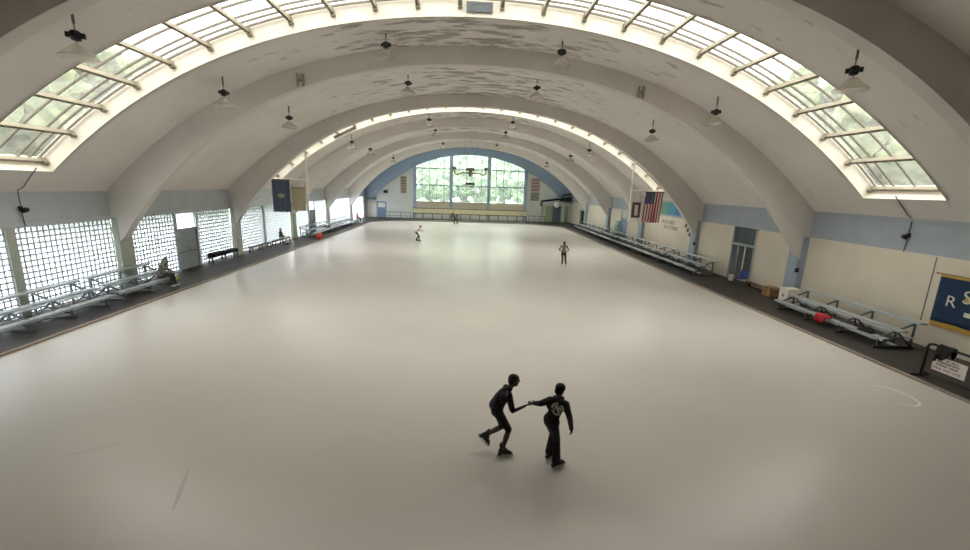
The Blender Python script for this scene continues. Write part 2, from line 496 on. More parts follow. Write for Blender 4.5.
door_left(22.57, 24.13, 1, 'grey double door with bright transom in the glass block wall', M_GREYDOOR)
door_left(41.25, 42.6, 2, 'grey door with bright transom beyond the hanging flags', M_GREYDOOR)

# right wall: structural wall with a door opening, then raised cream panels
mb = MB()
mb.box((WX, Y0, 0), (WX+.3, 22.05, BB)); mb.box((WX, 24.05, 0), (WX+.3, 41.0, BB))
mb.box((WX, 42.5, 0), (WX+.3, 55.9, BB)); mb.box((WX, 58.6, 0), (WX+.3, Y1, BB))
mb.box((WX, 55.9, 2.25), (WX+.3, 58.6, BB)); mb.box((WX, 41.0, 2.3), (WX+.3, 42.5, BB))
tag(mb.build('wall_right', M_CREAM), 'cream painted wall behind the bleachers under the blue beam', 'wall', kind='structure')
pan = 0
def panel(y0, y1, lab, z0=.3, z1=3.12):
    global pan; pan += 1
    mb = MB(); mb.box((WX-.06, y0, z0), (WX, y1, z1)); mb.box((WX-.075, y0, z0), (WX, y0+.05, z1)); mb.box((WX-.075, y1-.05, z0), (WX, y1, z1))
    o = mb.build('trim_panel_%d' % pan, M_CREAM, None, (WX, y0, z0)); tag(o, lab, 'wall panel', kind='structure')
panel(19.4, 22.0, 'cream wall panel between the second rib column and the open door')
panel(24.1, 27.65, 'cream wall panel between the open door and the third rib column')
mb = MB(); mb.box((WX-.012, 13.22, .9), (WX, 13.25, 3.15))
tag(mb.build('trim_seam', M_STEEL, None, (WX, 13.2, .9)), 'thin vertical cable cover on the cream wall left of the blue banner', 'trim', kind='structure')
mb = MB(); mb.box((WX-.02, 25.45, .7), (WX-.0, 25.5, 2.9))
# open door at y 22.05-24.05 with room behind
org = Vector((WX, 22.05, FZ))
d = thing('door_3', 'open dark framed doorway between the cream panels with a dark transom', 'door', org, kind='structure')
mb = MB()
mb.box((WX-.08, 22.0, FZ), (WX+.3, 22.12, BB)); mb.box((WX-.08, 23.98, FZ), (WX+.3, 24.1, BB))
mb.box((WX-.08, 22.12, 2.15), (WX+.3, 23.98, 2.28), 0)
mb.build('door_frame', M_GREYDOOR, d, org)
mb = MB(); mb.box((WX+.02, 22.12, 2.28), (WX+.08, 23.98, BB))
for kk in range(1, 7): mb.box((WX-.01, 22.12+kk*.266, 2.28), (WX+.02, 22.14+kk*.266, BB))
mb.build('transom_panel', mat('dark_green_grey', '#4e5d5f', .5), d, org)
mb = MB(); mb.box((WX+.3, 23.9, FZ), (WX+1.2, 23.96, 2.12)); mb.box((WX+.35, 23.88, .3), (WX+1.1, 23.9, 1.0))
mb.build('door_leaf', mat('pale_grey_door', '#9ba4a6', .45), d, org)
mb = MB(); mb.box((WX+.1, 23.05, FZ), (WX+.14, 23.13, 2.12))
mb.build('mullion', M_WHITE, d, org)
mb = MB()
mb.box((WX+2.6, 20.5, 0), (WX+2.7, 26, 3.2)); mb.box((WX+.3, 20.5, 0), (WX+2.7, 20.6, 3.2)); mb.box((WX+.3, 26, 0), (WX+1.4, 26.1, 3.2)); mb.box((WX+2.5, 26, 0), (WX+2.7, 26.1, 3.2)); mb.box((WX+1.4, 26, 0), (WX+2.5, 26.1, 1.0)); mb.box((WX+1.4, 26, 2.3), (WX+2.5, 26.1, 3.2))
mb.box((WX+.3, 20.5, 3.2), (WX+2.7, 26.1, 3.3)); mb.box((WX+.3, 20.5, -.05), (WX+2.7, 26.1, FZ))
tag(mb.build('wall_lobby', M_WHITE), 'white walls of the small lobby seen through the open doorway', 'wall', kind='structure')
mb = MB(); mb.add([(WX+1.4, 26.05, 1.0), (WX+2.5, 26.05, 1.0), (WX+2.5, 26.05, 2.3), (WX+1.4, 26.05, 2.3)], [(0,1,2,3)])
tag(mb.build('window_30', glassy('lobby_pane', '#70757c', .1, '#70757c'), None, (WX+1.4, 26.05, 1.0)), 'bright lobby window seen through the open doorway', 'window', kind='structure')
# blue door in the fourth bay right, dark doorway near the end
org = Vector((WX, 41.0, FZ))
d = thing('door_4', 'blue door in the panelled wall beyond the flag', 'door', org, kind='structure')
mb = MB(); mb.box((WX-.05, 40.9, FZ), (WX+.1, 41.02, BB)); mb.box((WX-.05, 42.48, FZ), (WX+.1, 42.6, BB)); mb.box((WX-.05, 41.02, 2.3), (WX+.1, 42.48, 2.4))
mb.build('door_frame', M_BLUE, d, org)
mb = MB(); mb.box((WX, 41.02, FZ), (WX+.06, 42.48, 2.3)); mb.build('door_leaf', M_BLUEDOOR, d, org)
org = Vector((WX, 55.9, FZ))
d = thing('door_5', 'dark open doorway in the far end of the panelled wall', 'door', org, kind='structure')
mb = MB(); mb.box((WX-.05, 55.8, FZ), (WX+.1, 55.92, 2.35)); mb.box((WX-.05, 58.58, FZ), (WX+.1, 58.7, 2.35)); mb.box((WX-.05, 55.8, 2.25), (WX+.1, 58.7, 2.37))
mb.build('door_frame', M_BLUE, d, org)
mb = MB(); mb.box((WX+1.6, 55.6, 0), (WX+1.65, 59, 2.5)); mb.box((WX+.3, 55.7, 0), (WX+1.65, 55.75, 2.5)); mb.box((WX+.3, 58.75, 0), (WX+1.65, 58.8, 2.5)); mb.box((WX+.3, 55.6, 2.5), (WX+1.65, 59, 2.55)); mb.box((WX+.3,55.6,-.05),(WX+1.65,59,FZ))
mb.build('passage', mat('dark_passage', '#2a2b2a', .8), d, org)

# back wall
mb = MB(); mb.box((-WX-.3, Y0-.3, 0), (WX+.3, Y0, 12))
tag(mb.build('wall_back', mat('dark_stained_boards', '#4a4038', .8)), 'dark boarded wall behind the camera', 'wall', kind='structure')

# end wall with three window bays under an arched head
def head(x): return 9.62 - 19.3 + math.sqrt(max(0.0, 19.3**2 - x*x))
EY = Y1
MULL = [-8.35, -2.85, 2.85, 8.45]
mb = MB()
def wallpoly(xs, zlo, ztop, mi=0):
    vs = []
    for x in xs:
        for y in (EY, EY+.3):
            vs.append((x, y, zlo)); vs.append((x, y, ztop(x)))
    fs = []
    n = len(xs)
    for i in range(n-1):
        p = i*4; q = p+4
        fs += [(p, q, q+1, p+1), (p+2, p+3, q+3, q+2), (p+1, q+1, q+3, p+3)]
    mb.add(vs, fs, mi)
for sg in (-1, 1):
    e = abs(MULL[0] if sg < 0 else MULL[3])
    xs = sorted(sg*(e + (WX+.3-e)*i/20) for i in range(21))
    wallpoly(xs, 0, lambda x: shell_z(min(abs(x), 16.5), .2))
xs = [MULL[0] + (MULL[3]-MULL[0])*i/30 for i in range(31)]
wallpoly(xs, 0, lambda x: 2.62)
tag(mb.build('wall_front', M_PALE), 'pale end wall around the big arched window', 'wall', kind='structure')
mb = MB(); mb.box((MULL[0]-.1, EY-.05, 1.7), (MULL[3]+.1, EY, 2.6)); mb.box((MULL[0]-.1, EY-.12, 2.56), (MULL[3]+.1, EY, 2.66))
tag(mb.build('trim_sill', mat('sill_cream', '#d8cdbd', .6), None, (0, EY, 1.7)), 'cream spandrel and sill below the big end window', 'sill', kind='structure')
# arched blue rim
mb = MB(); N = 60; vs = []
for i in range(N+1):
    x = -WX + 2*WX*i/N
    zi = max(head(x), 3.0); zo = shell_z(x, .05)
    for yy in (EY-.55, EY+.02): vs.append((x, yy, min(zi, zo-.02))); vs.append((x, yy, zo))
fs = []
for i in range(N):
    p = i*4; q = p+4
    fs += [(p, q, q+1, p+1), (p+2, p+3, q+3, q+2), (p, p+2, q+2, q)]
mb.add(vs, fs, 0, False)
tag(mb.build('trim_arch', mat('blue_arch_paint', '#96abc4', .6, vary=.05), None, (0, EY, 3)), 'blue painted arch rim around the end wall', 'trim', kind='structure')
for b in range(3):
    x0, x1 = MULL[b], MULL[b+1]
    org = Vector(((x0+x1)/2, EY, 2.62))
    w = thing('window_%d' % (wn+b), ['left', 'middle', 'right'][b] + ' bay of the big arched end window', 'window', org, kind='structure')
    mb = MB(); vs = []; n = 16
    for i in range(n+1):
        x = x0 + (x1-x0)*i/n; vs += [(x, EY+.1, 2.62), (x, EY+.1, head(x)+.1)]
    mb.add(vs, [(2*i, 2*i+2, 2*i+3, 2*i+1) for i in range(n)])
    mb.build('glass', M_ENDGLASS, w, org)
    mb = MB()
    for i in range(1, 5):
        x = x0 + (x1-x0)*i/5; mb.box((x-.035, EY+.05, 2.62), (x+.035, EY+.12, head(x)+.05))
    mb.build('glazing_bar', mat('grey_glazing_bar', '#9aa8a6', .5), w, org)
    for z in (5.1, 7.55):
        mb = MB(); mb.box((x0, EY-.02, z-.06), (x1, EY+.15, z+.06)); mb.build('rail', M_TRIMBLUE, w, org)
for i, x in enumerate(MULL):
    mb = MB(); mb.box((x-.24, EY-.3, FZ if i in (0, 3) else .0), (x+.24, EY+.15, head(x)+.1))
    tag(mb.build('trim_%d' % (20+i), M_TRIMBLUE, None, (x, EY, 0)), 'blue upright of the end window, %s from the glass block side' % ['first', 'second', 'third', 'fourth'][i], 'mullion', kind='structure')

# ------------------------------------------------------------------ floor, ice, kerb
def ice_outline(grow=0.0):
    l, r, e = ICE_L-grow, ICE_R+grow, ICE_END+grow
    R = 7.0 + grow; pts = [(l, Y0+.2), (r, Y0+.2)]
    for i in range(15):
        a = PI/2*i/14; pts.append((r - R + R*math.cos(a), e - R*.62 + R*.62*math.sin(a)))
    for i in range(15):
        a = PI/2 + PI/2*i/14; pts.append((l + R + R*math.cos(a), e - R*.62 + R*.62*math.sin(a)))
    return pts
po = ice_outline()
mb = MB(); n = len(po)
mb.add([(x, y, 0) for x, y in po] + [(x, y, -.1) for x, y in po], [tuple(range(n))] + [(i, (i+1) % n, n+(i+1) % n, n+i) for i in range(n)])
tag(mb.build('ice_floor', M_ICE), 'large sheet of scratched white skating ice filling the hall', 'ice', kind='structure')
po2 = ice_outline(.09); mb = MB(); n = len(po)
vs = [(x, y, .002) for x, y in po] + [(x, y, .002) for x, y in po2] + [(x, y, .07) for x, y in po] + [(x, y, .07) for x, y in po2]
fs = []
for i in range(1, n):
    j = (i+1) % n
    fs += [(2*n+i, 2*n+j, 3*n+j, 3*n+i), (i, j, 2*n+j, 2*n+i), (n+i, 3*n+i, 3*n+j, n+j)]
mb.add(vs, fs)
tag(mb.build('trim_kerb', M_KERB, None, (0, 0, 0)), 'low worn wooden kerb along the edge of the ice', 'kerb', kind='structure')
po3 = ice_outline(.09); mb = MB(); n = len(po3)
outer = [(-WX-.3, Y0), (WX+.3, Y0)] + [(WX+.3, Y1+.3)]*15 + [(-WX-.3, Y1+.3)]*15
vs = [(x, y, FZ) for x, y in po3] + [(x, y, FZ) for x, y in outer]
fs = []
for i in range(n):
    j = (i+1) % n
    if outer[i] == outer[j]: fs.append((i, j, n+i))
    else: fs.append((i, j, n+j, n+i))
mb.add(vs, fs)
tag(mb.build('floor', M_WALK), 'dark rubber walkway around the ice', 'floor', kind='structure')

# thin grey lines and a pale arc laid just above the ice
def ice_mark(pts, w, col, label):
    mb = MB(); vs = []; fs = []
    for i, p in enumerate(pts):
        a = Vector(pts[max(i-1, 0)]); b = Vector(pts[min(i+1, len(pts)-1)]); d = (b-a).normalized(); s_ = Vector((-d.y, d.x))*w*(.25 + .75*math.sin(PI*(i+.5)/len(pts)))/2
        vs += [(p[0]+s_.x, p[1]+s_.y, .003), (p[0]-s_.x, p[1]-s_.y, .003)]
    for i in range(len(pts)-1): fs.append((2*i, 2*i+1, 2*i+3, 2*i+2))
    mb.add(vs, fs); o = mb.build('ice_marking', mat(col[0], col[1], .35), None, (pts[0][0], pts[0][1], .003)); tag(o, label, 'ice mark', kind='structure')
lineup = lambda a, b: [(a[0]+(b[0]-a[0])*i/8, a[1]+(b[1]-a[1])*i/8) for i in range(9)]
ice_mark(lineup((-7.5, 6.89), (-6.75, 7.3)), .09, ('grey_line', '#b3afaa'), 'short grey line in the ice near the lower corner')
ice_mark(lineup((-4.72, 5.6), (-5.1, 6.55)), .07, ('grey_line', '#b3afaa'), 'longer faint grey line in the ice pointing down the hall')
ice_mark([(10.95 + .42*math.cos(a), 9.45 + .55*math.sin(a)) for a in [-2.4 + 4.0*i/16 for i in range(17)]], .07, ('pale_arc', '#d9d6d1'), 'pale curved mark in the ice by the notice stand')
# outside: lawn and trees seen through the glazing
mb = MB(); mb.add([(-140, -90, -.3), (140, -90, -.3), (140, 170, -.3), (-140, 170, -.3)], [(0,1,2,3)])
tag(mb.build('ground_outside', M_GRASS), 'green lawn outside the hall', 'ground', kind='structure')
def make_tree():
    t = thing('tree', '', 'tree', (0,0,-.3))
    mb = MB(); mb.tube([(0,0,0), (.1,0,2.5), (.05,.1,6), (0,0,9)], [.32,.26,.2,.08], 9)
    for a in range(5):
        q = a*1.3; mb.tube([(.05,.05,4+a*.7), (math.cos(q)*1.2, math.sin(q)*1.2, 5.6+a*.8)], [.11,.04], 6)
    mb.build('trunk', M_BARK, t)
    rnd = random.Random(3); bm = bmesh.new()
    for k in range(48):
        a = rnd.uniform(0, 2*PI); rr = rnd.uniform(0, 1.9); z = rnd.uniform(.9, 12.8); rad = rnd.uniform(.95, 1.4)*(1 - .35*abs(z-7.)/5.5)
        r2 = bmesh.ops.create_icosphere(bm, subdivisions=3, radius=rad)
        for v in r2['verts']:
            p = v.co.copy(); p *= 1 + .35*noise.noise(p*1.9 + Vector((k*7, 0, 0))) + .2*noise.noise(p*5)
            q = p + Vector((rr*math.cos(a), rr*math.sin(a), z)); hr = math.hypot(q.x, q.y)
            if hr > 3.2: q.x *= 3.2/hr; q.y *= 3.2/hr
            v.co = q
    me = bpy.data.meshes.new('crown'); bm.to_mesh(me); bm.free(); me.materials.append(M_TREE)
    o = bpy.data.objects.new('crown', me); C.objects.link(o); o.parent = t
    return t
tree0 = make_tree(); cache_kids(tree0)
tsp = []
num = ['first', 'second', 'third', 'fourth', 'fifth', 'sixth', 'seventh']
for sg in (-1, 1):
    for row in (0, 1, 2):
        for k in range(5):
            tsp.append((sg*(22.5 + row*6.7), 14.0 + 7.5*k + (row % 2)*3.75, 1.0 + .05*((k*2+row) % 3), '%s leafy tree along the %s wall outside, %s row' % (num[k], 'glass block' if sg < 0 else 'panelled', ['front', 'middle', 'rear'][row])))
for row in (0, 1):
    for k in range(6):
        tsp.append((-17 + 6.6*k + row*3.3, 71 + row*6.0, .90 + .03*((k*2+row) % 3), '%s green tree outside the end window, %s row' % (num[k], 'front' if row == 0 else 'rear')))
for i, (x, y, s, lab) in enumerate(tsp):
    o = tree0 if i == 0 else dup(tree0, (x, y, -.3), lab)
    o.location = (x, y, -.3); o['label'] = lab; o['group'] = 'trees outside the hall'; o.scale = (s, s, s); o.rotation_euler.z = i*1.1

# ------------------------------------------------------------------ pendant lamps
def make_lamp():
    t = thing('pendant_lamp', '', 'lamp')
    mb = MB(); mb.tube([(0,0,.57), (0,0,.1)], .014, 6); mb.lathe([(.03,.57), (.03,.26), (.016,.24)], n=10); mb.tube([(0,0,-.05), (0,0,-.3)], .012, 6)
    mb.build('hanger_rod', M_STEEL, t)
    mb = MB(); mb.lathe([(.07,-.12), (.10,-.10), (.11,.06), (.07,.10)], n=12)
    for k in range(4):
        a = k*PI/2 + .4; c, s = math.cos(a), math.sin(a)
        mb.box((.10,-.045,-.06), (.18,.045,.05), 0, Matrix.Rotation(a, 3, 'Z'), (0,0,0))
        mb.tube([(.08*c,.08*s,0), (.13*c,.13*s,0)], .012, 6)
    mb.build('ballast', M_DARK, t)
    mb = MB(); n = 18; prof = [(.10,-.20), (.17,-.28), (.28,-.37), (.38,-.46), (.39,-.50)]
    vs = []; fs = []
    for r, z in prof:
        for k in range(n): vs.append((r*math.cos(2*PI*k/n), r*math.sin(2*PI*k/n), z))
    for i in range(len(prof)-1):
        for k in range(n): fs.append((i*n+k, i*n+(k+1)%n, (i+1)*n+(k+1)%n, (i+1)*n+k))
    mb.add(vs, fs, 0, True); mb.build('shade', M_SHADE, t)
    mb = MB(); mb.lathe([(.02,-.22), (.045,-.28), (.05,-.36), (.02,-.42)], n=10); mb.build('bulb', M_WHITE, t)
    return t
lamp0 = make_lamp(); cache_kids(lamp0)
rows = [11.0, 17.0, 22.8, 34.5, 40.8, 53.0]
cols = [(-9.6, 'outermost left'), (-3.5, 'left of centre'), (3.15, 'right of centre'), (9.5, 'outermost right')]
rn = ['before the first skylight', 'just beyond the first skylight', 'between second and third arch ribs', 'just beyond the second skylight', 'between the fourth and fifth arch ribs', 'last before the end window']
first = True
for yy, rr in zip(rows, rn):
    for x, cc in cols:
        if yy == 11.0 and abs(x) < 5: continue
        lab = 'pendant lamp %s, %s' % (rr, cc)
        loc = (x, yy, shell_z(x) - (.57 if abs(x) > 5 else .37))
        if first: o = lamp0; o.location = loc; o['label'] = lab; o['group'] = 'pendant lamps under the vault'; first = False
        else: o = dup(lamp0, loc, lab, random.uniform(0, 1.5))

# ------------------------------------------------------------------ bleachers
def make_bleacher(L, name='bleacher'):
    """three-row aluminium bleacher along +y, rising towards +x; origin at its front near corner on the floor"""
    t = thing(name, '', 'bleacher')
    rowsx = [(0, .40), (.58, .68), (1.20, .96)]
    for (x, z) in rowsx:
        mb = MB(); mb.box((x, 0, z-.045), (x+.25, L, z)); mb.box((x, 0, z-.075), (x+.02, L, z-.045)); mb.box((x+.23, 0, z-.075), (x+.25, L, z-.045))
        mb.build('seat_plank', M_ALU, t)
    for (x, z) in [(.34, .20), (.92, .44)]:
        mb = MB(); mb.box((x, 0, z-.04), (x+.22, L, z)); mb.build('foot_plank', M_ALU, t)
    n = max(2, round(L/1.5)+1)
    for k in range(n):
        y = .25 + (L-.5)*k/(n-1)
        mb = MB(); w = .05
        mb.bar((-.02, y, .03), (1.45, y, .03), w, .05)
        for (x, z) in rowsx: mb.bar((x+.12, y, .03), (x+.12, y, z-.07), w, w)
        mb.bar((.1, y, .16), (1.0, y, .40), w, .05); mb.bar((.06, y, .33), (1.40, y, .90), w, .05); mb.bar((1.32, y, .03), (.70, y, .62), w, .04)
        mb.build('support_frame', M_STEEL, t)
    return t
def place(o, x, y, z, rz=0): o.location = (x, y, z); o.rotation_euler = (0, 0, rz)
bl = {}
def bleacher(L, x, y, side, label, group):
    key = L
    if key not in bl:
        o = make_bleacher(L); cache_kids(o); bl[key] = o
    else: o = dup(bl[key], (0,0,0), label)
    o['label'] = label; o['group'] = group
    if side > 0: place(o, x, y, FZ)
    else: place(o, x, y + L, FZ, PI)
    return o
bleacher(4.7, -13.98, 11.35, -1, 'long aluminium bleacher by the glass blocks, nearest the camera', 'aluminium bleachers beside the ice')
bleacher(3.3, -14.02, 16.45, -1, 'short aluminium bleacher where the hooded person sits', 'aluminium bleachers beside the ice')
bleacher(5.0, 13.72, 12.5, 1, 'aluminium bleacher with a red cloth on it by the cream wall', 'aluminium bleachers beside the ice')
num = ['first', 'second', 'third', 'fourth', 'fifth', 'sixth', 'seventh']
for k in range(6):
    bleacher(4.7, 13.70, 24.3 + 5.0*k, 1, 'aluminium bleacher, %s in the far row along the cream wall' % num[k], 'aluminium bleachers beside the ice')
for k in range(3):
    bleacher(4.7, -14.1, 37.7 + 5.0*k, -1, 'aluminium bleacher, %s of three beyond the hanging flags' % num[k], 'aluminium bleachers beside the ice')

# low dark benches along the glass block wall
def make_bench(L):
    t = thing('low_bench', '', 'bench')
    mb = MB()
    for x in (0, .16): mb.box((x, 0, .36), (x+.14, L, .40))
    mb.build('seat_slats', M_DARK, t)
    n = max(2, int(L/1.3)+1)
    for k in range(n):
        y = .15 + (L-.3)*k/(n-1)
        mb = MB(); mb.bar((.02, y, 0), (.06, y, .36), .05, .05); mb.bar((.28, y, 0), (.24, y, .36), .05, .05); mb.bar((.02, y, .33), (.28, y, .33), .05, .05); mb.bar((.04, y, .12), (.26, y, .12), .04, .04)
        mb.build('leg', M_DARK, t)
    return t
b0 = make_bench(2.9); b0.location = (-15.55, 24.45, FZ+.003); b0['label'] = 'low dark bench just beyond the grey door'; b0['group'] = 'low dark benches by the glass blocks'; cache_kids(b0)
o = dup(b0, (-15.3, 28.6, FZ+.003), 'low dark bench between the third rib column and the person by the wall')
o = dup(b0, (-15.3, 32.0, FZ+.003), 'low dark bench on which a person sits under the blue flag')
# heap of dark mats on the first bench
mb = MB()
for k, (y, h, l) in enumerate(((24.6, .18, 1.2), (25.95, .14, 1.2))):
    mb = MB(); mb.box((-15.6, y, FZ+.405), (-15.15, y+l, FZ+.40+h)); mb.box((-15.58, y+.03, FZ+.40+h), (-15.18, y+l-.03, FZ+.43+h))
    tag(mb.build('gear_bag', M_BLACK, None, (-15.4, y, FZ+.40)), ['black gear bag on the low bench, nearer the grey door', 'black gear bag on the low bench, nearer the rib column'][k], 'bag')

# ------------------------------------------------------------------ things on and around the right bleachers
def cloth_heap(name, c, size, m, label, cat, seed=1, h=.1):
    mb = MB(); n = 14; vs = []; fs = []; rnd = random.Random(seed)
    for i in range(n+1):
        for j in range(n+1):
            u, v = i/n-.5, j/n-.5
            e = max(0, 1 - (2*max(abs(u), abs(v)))**4)
            z = h*e*(.55 + .45*noise.noise(Vector((u*5+seed, v*5, seed)))) + .012
            w = 1 + .18*noise.noise(Vector((u*3, v*3, seed+5)))
            vs.append((u*size[0]*w, v*size[1]*w, z))
    for i in range(n):
        for j in range(n): fs.append((i*(n+1)+j, (i+1)*(n+1)+j, (i+1)*(n+1)+j+1, i*(n+1)+j+1))
    nn = len(vs); vs += [(x, y, .004) for x, y, z in vs]; fs += [tuple(reversed([nn+q for q in f])) for f in list(fs)]
    b = [i*(n+1) for i in range(n+1)] + [n*(n+1)+j for j in range(1, n+1)] + [i*(n+1)+n for i in range(n-1, -1, -1)] + [j for j in range(n-1, 0, -1)]
    for i in range(len(b)): p, q = b[i], b[(i+1) % len(b)]; fs.append((p, q, nn+q, nn+p))
    mb.add(vs, fs, 0, True)
    o = mb.build(name, m, None, (0,0,0)); o.location = c
    return tag(o, label, cat)
rj = thing('red_jacket', 'red jacket hanging over the front seat of the near right bleacher', 'jacket', (13.85, 14.95, FZ+.40))
mb = MB(); n = 12; vs = []; fs = []
prof = [(.26, .02), (.14, .05), (.0, .045), (-.035, 0.0), (-.05, -.14), (-.04, -.26)]
for i, (px, pz) in enumerate(prof):
    for j in range(n+1):
        y = -.28 + .56*j/n; wv = .022*math.sin(j*1.7+i)
        vs.append((px + wv*(1 if i > 2 else 0), y*(1-.05*i), pz + (abs(wv) if i < 3 else .0)))
for i in range(len(prof)-1):
    for j in range(n): fs.append((i*(n+1)+j, i*(n+1)+j+1, (i+1)*(n+1)+j+1, (i+1)*(n+1)+j))
mb.add(vs, fs, 0, True); o = mb.build('jacket_body', M_RED, rj, (.13, 0, 0)); so = o.modifiers.new('thick', 'SOLIDIFY'); so.thickness = .018
mb = MB(); mb.cap((-.16, -.2, .05), (-.14, -.42, .045), .04, .035); mb.build('sleeve', M_RED, rj)
cloth_heap('dark_bag', (13.84, 13.2, FZ+.402), (.24, .5), M_BLACK, 'black bag lying on the front seat of the near right bleacher', 'bag', 4, .2)
bx = thing('cardboard_box', 'brown cardboard box on the walkway beside the rib column', 'box', (15.25, 19.75, FZ))
mb = MB(); mb.box((-.25, -.28, 0), (.25, .28, .46)); mb.build('carton', M_CARD, bx)
mb = MB(); mb.box((-.26, -.03, .05), (-.25, .03, .462)); mb.box((-.25, -.03, .46), (.25, .03, .463)); mb.build('tape', mat('brown_tape', '#7d5a35', .4), bx)
for sgn in (-1, 1):
    mb = MB(); mb.box((-.25, sgn*.28, .44), (.25, sgn*.42, .455), 0, Matrix.Rotation(sgn*-.5, 3, 'X'), (0, sgn*.28, .45)); mb.build('flap', M_CARD, bx)
wb = thing('white_locker', 'white cabinet standing at the far end of the near right bleacher', 'cabinet', (14.55, 17.75, FZ))
mb = MB(); mb.box((0, 0, .06), (.62, .55, .80)); mb.build('cabinet_body', M_WHITE, wb)
for a in (.0, .28):
    mb = MB(); mb.box((-.02, a+.01, .10), (0, a+.265, .77)); dd = mb.build('door', M_WHITE, wb)
    mb = MB(); mb.box((-.045, a+(.22 if a == 0 else .03), .42), (-.02, a+(.24 if a == 0 else .05), .52)); mb.build('handle', M_STEEL, dd)
mb = MB(); mb.box((.03, .03, 0), (.59, .52, .06)); mb.build('plinth', M_STEEL, wb)
pl = thing('low_wooden_bench', 'low brown wooden bench against the wall panel by the doorway', 'bench', (15.4, 20.2, FZ))
mb = MB(); mb.box((0, 0, .20), (.26, 1.75, .25)); mb.build('seat_board', M_WOOD, pl)
for y in (.15, 1.55):
    mb = MB(); mb.box((.03, y, 0), (.23, y+.06, .20)); mb.build('leg', M_WOOD, pl)
# blue folding chair with dark blue coat at the doorway
ch = thing('blue_chair', 'blue plastic chair standing at the open doorway', 'chair', (15.0, 21.75, FZ+.003), .4)
mb = MB(); vs = []; fs = []
for i in range(9):
    for j in range(7):
        u = i/8; v = j/6-.5
        if u < .5: x, z = -.22 + u*2*.42, .43 - .03*math.sin(u*2*PI)*(1-4*v*v)
        else: x, z = .20 + (u-.5)*.16, .43 + (u-.5)*2*.46
        vs.append((x + (.05*(4*v*v) if u > .5 else 0)*-1, v*.44, z + .03*4*v*v*(u < .5)))
for i in range(8):
    for j in range(6): fs.append((i*7+j, i*7+j+1, (i+1)*7+j+1, (i+1)*7+j))
mb.add(vs, fs, 0, True); o = mb.build('shell_seat', mat('blue_plastic', '#1f3f8c', .45), ch); sm = o.modifiers.new('thick', 'SOLIDIFY'); sm.thickness = .02
for (x, y) in ((-.18, -.18), (-.18, .18), (.18, -.18), (.18, .18)):
    mb = MB(); mb.tube([(x*.9, y*.9, .42), (x*1.15, y*1.15, 0)], .013, 8); mb.build('leg', M_STEEL, ch)
wbk = thing('white_bucket', 'white bucket on the floor inside the open doorway', 'bucket', (15.45, 23.3, FZ))
mb = MB(); mb.lathe([(.13, 0), (.15, .32), (.165, .33), (.165, .35), (.14, .35), (.125, .03)], n=18); mb.build('bucket_body', M_WHITE, wbk)
mb = MB(); mb.tube([(.16*math.cos(a), 0, .34 + .16*math.sin(a)*.6) for a in [PI*i/10 for i in range(11)]], .006, 6); mb.build('handle', M_STEEL, wbk)

# ------------------------------------------------------------------ notice stand at the edge of the ice (black pipe frame, white board, black cloth)
st = thing('notice_stand', 'black pipe frame with white notice board at the ice edge', 'sign', (13.0, 9.85, FZ))
mb = MB(); H = 1.0; yA, yB = -1.15, .75; r = .035
mb.tube([(0, yB, 0), (0, yB, H-.12), (0, yB-.035, H-.035), (0, yB-.12, H), (0, yA+.12, H), (0, yA+.035, H-.035), (0, yA, H-.12), (0, yA, 0)], r, 10)
for y in (yA, yB): mb.tube([(-.28, y, .03), (.28, y, .03)], .03, 8)
mb.tube([(0, yA, .14), (0, yB, .14)], .02, 8)
mb.build('pipe_frame', M_DARK, st)
mb = MB(); mb.box((-.075, -.31, .33), (-.055, .48, .74))
mb.build('notice_panel', mat('white_board', '#e3ddda', .5, vary=.03), st)
# lettering too blurred in the photograph to read: rows of letter strokes
rnd = random.Random(11)
def glyph(mb, y, z, w, h, x):
    t = h*.17
    segs = {'l': (0, 0, t, h), 'r': (w-t, 0, w, h), 't': (0, h-t, w, h), 'm': (0, h*.45, w, h*.45+t), 'b': (0, 0, w, t)}
    for k in rnd.choice(['ltmb', 'lrtm', 'lrm', 'lrtb', 'ltm', 'lb', 'lt', 'lrtmb', 'tmb', 'lrb']):
        a, b, c, d2 = segs[k]
        mb.box((x-.003, y-c, z+b), (x, y-a, z+d2))
def textrow(mb, ytop, z, words, h, x):
    y = ytop; w = h*.62
    for wd in words:
        for k in range(wd): glyph(mb, y, z, w, h, x); y -= w*1.32
        y -= w*.9
for yy, zz, wds, hh in ((.16, .655, [2, 4], .052), (.45, .575, [1, 12], .055), (.40, .495, [7, 5], .052)):
    mb = MB(); textrow(mb, yy, zz, wds, hh, -.075); mb.build('black_lettering', M_BLACK, st)
mb = MB(); textrow(mb, .45, .39, [5, 4, 4], .058, -.075); mb.build('red_lettering', mat('red_print', '#a3575c', .6), st)
gl = thing('black_jacket', 'black garment draped over the corner of the notice frame', 'jacket', (13.0, 10.12, FZ+1.0))
mb = MB(); vs = []; fs = []; n = 12
prof = [(.075, -.30), (.08, -.15), (.07, .02), (0, .075), (-.07, .02), (-.125, -.12), (-.12, -.27), (-.115, -.36)]
for i, (px, pz) in enumerate(prof):
    for j in range(n+1):
        y = -.19 + .38*j/n
        drop = (.72 + .9*noise.noise(Vector((j*.33, 3.3, i*.15)))) if pz < -.05 else 1
        vs.append((px + (.012*math.sin(j*1.3) if pz < 0 else 0), y*(1 - .35*max(0, -pz)) + .03*noise.noise(Vector((i*.8, j*.4, 1))), pz*drop))
for i in range(len(prof)-1):
    for j in range(n): fs.append((i*(n+1)+j, i*(n+1)+j+1, (i+1)*(n+1)+j+1, (i+1)*(n+1)+j))
mb.add(vs, fs, 0, True); o = mb.build('garment_cloth', M_BLACK, gl); so = o.modifiers.new('thick', 'SOLIDIFY'); so.thickness = .015
mb = MB(); mb.cap((-.145, .1, -.2), (-.15, .14, -.38), .04, .032); mb.build('sleeve', M_BLACK, gl)

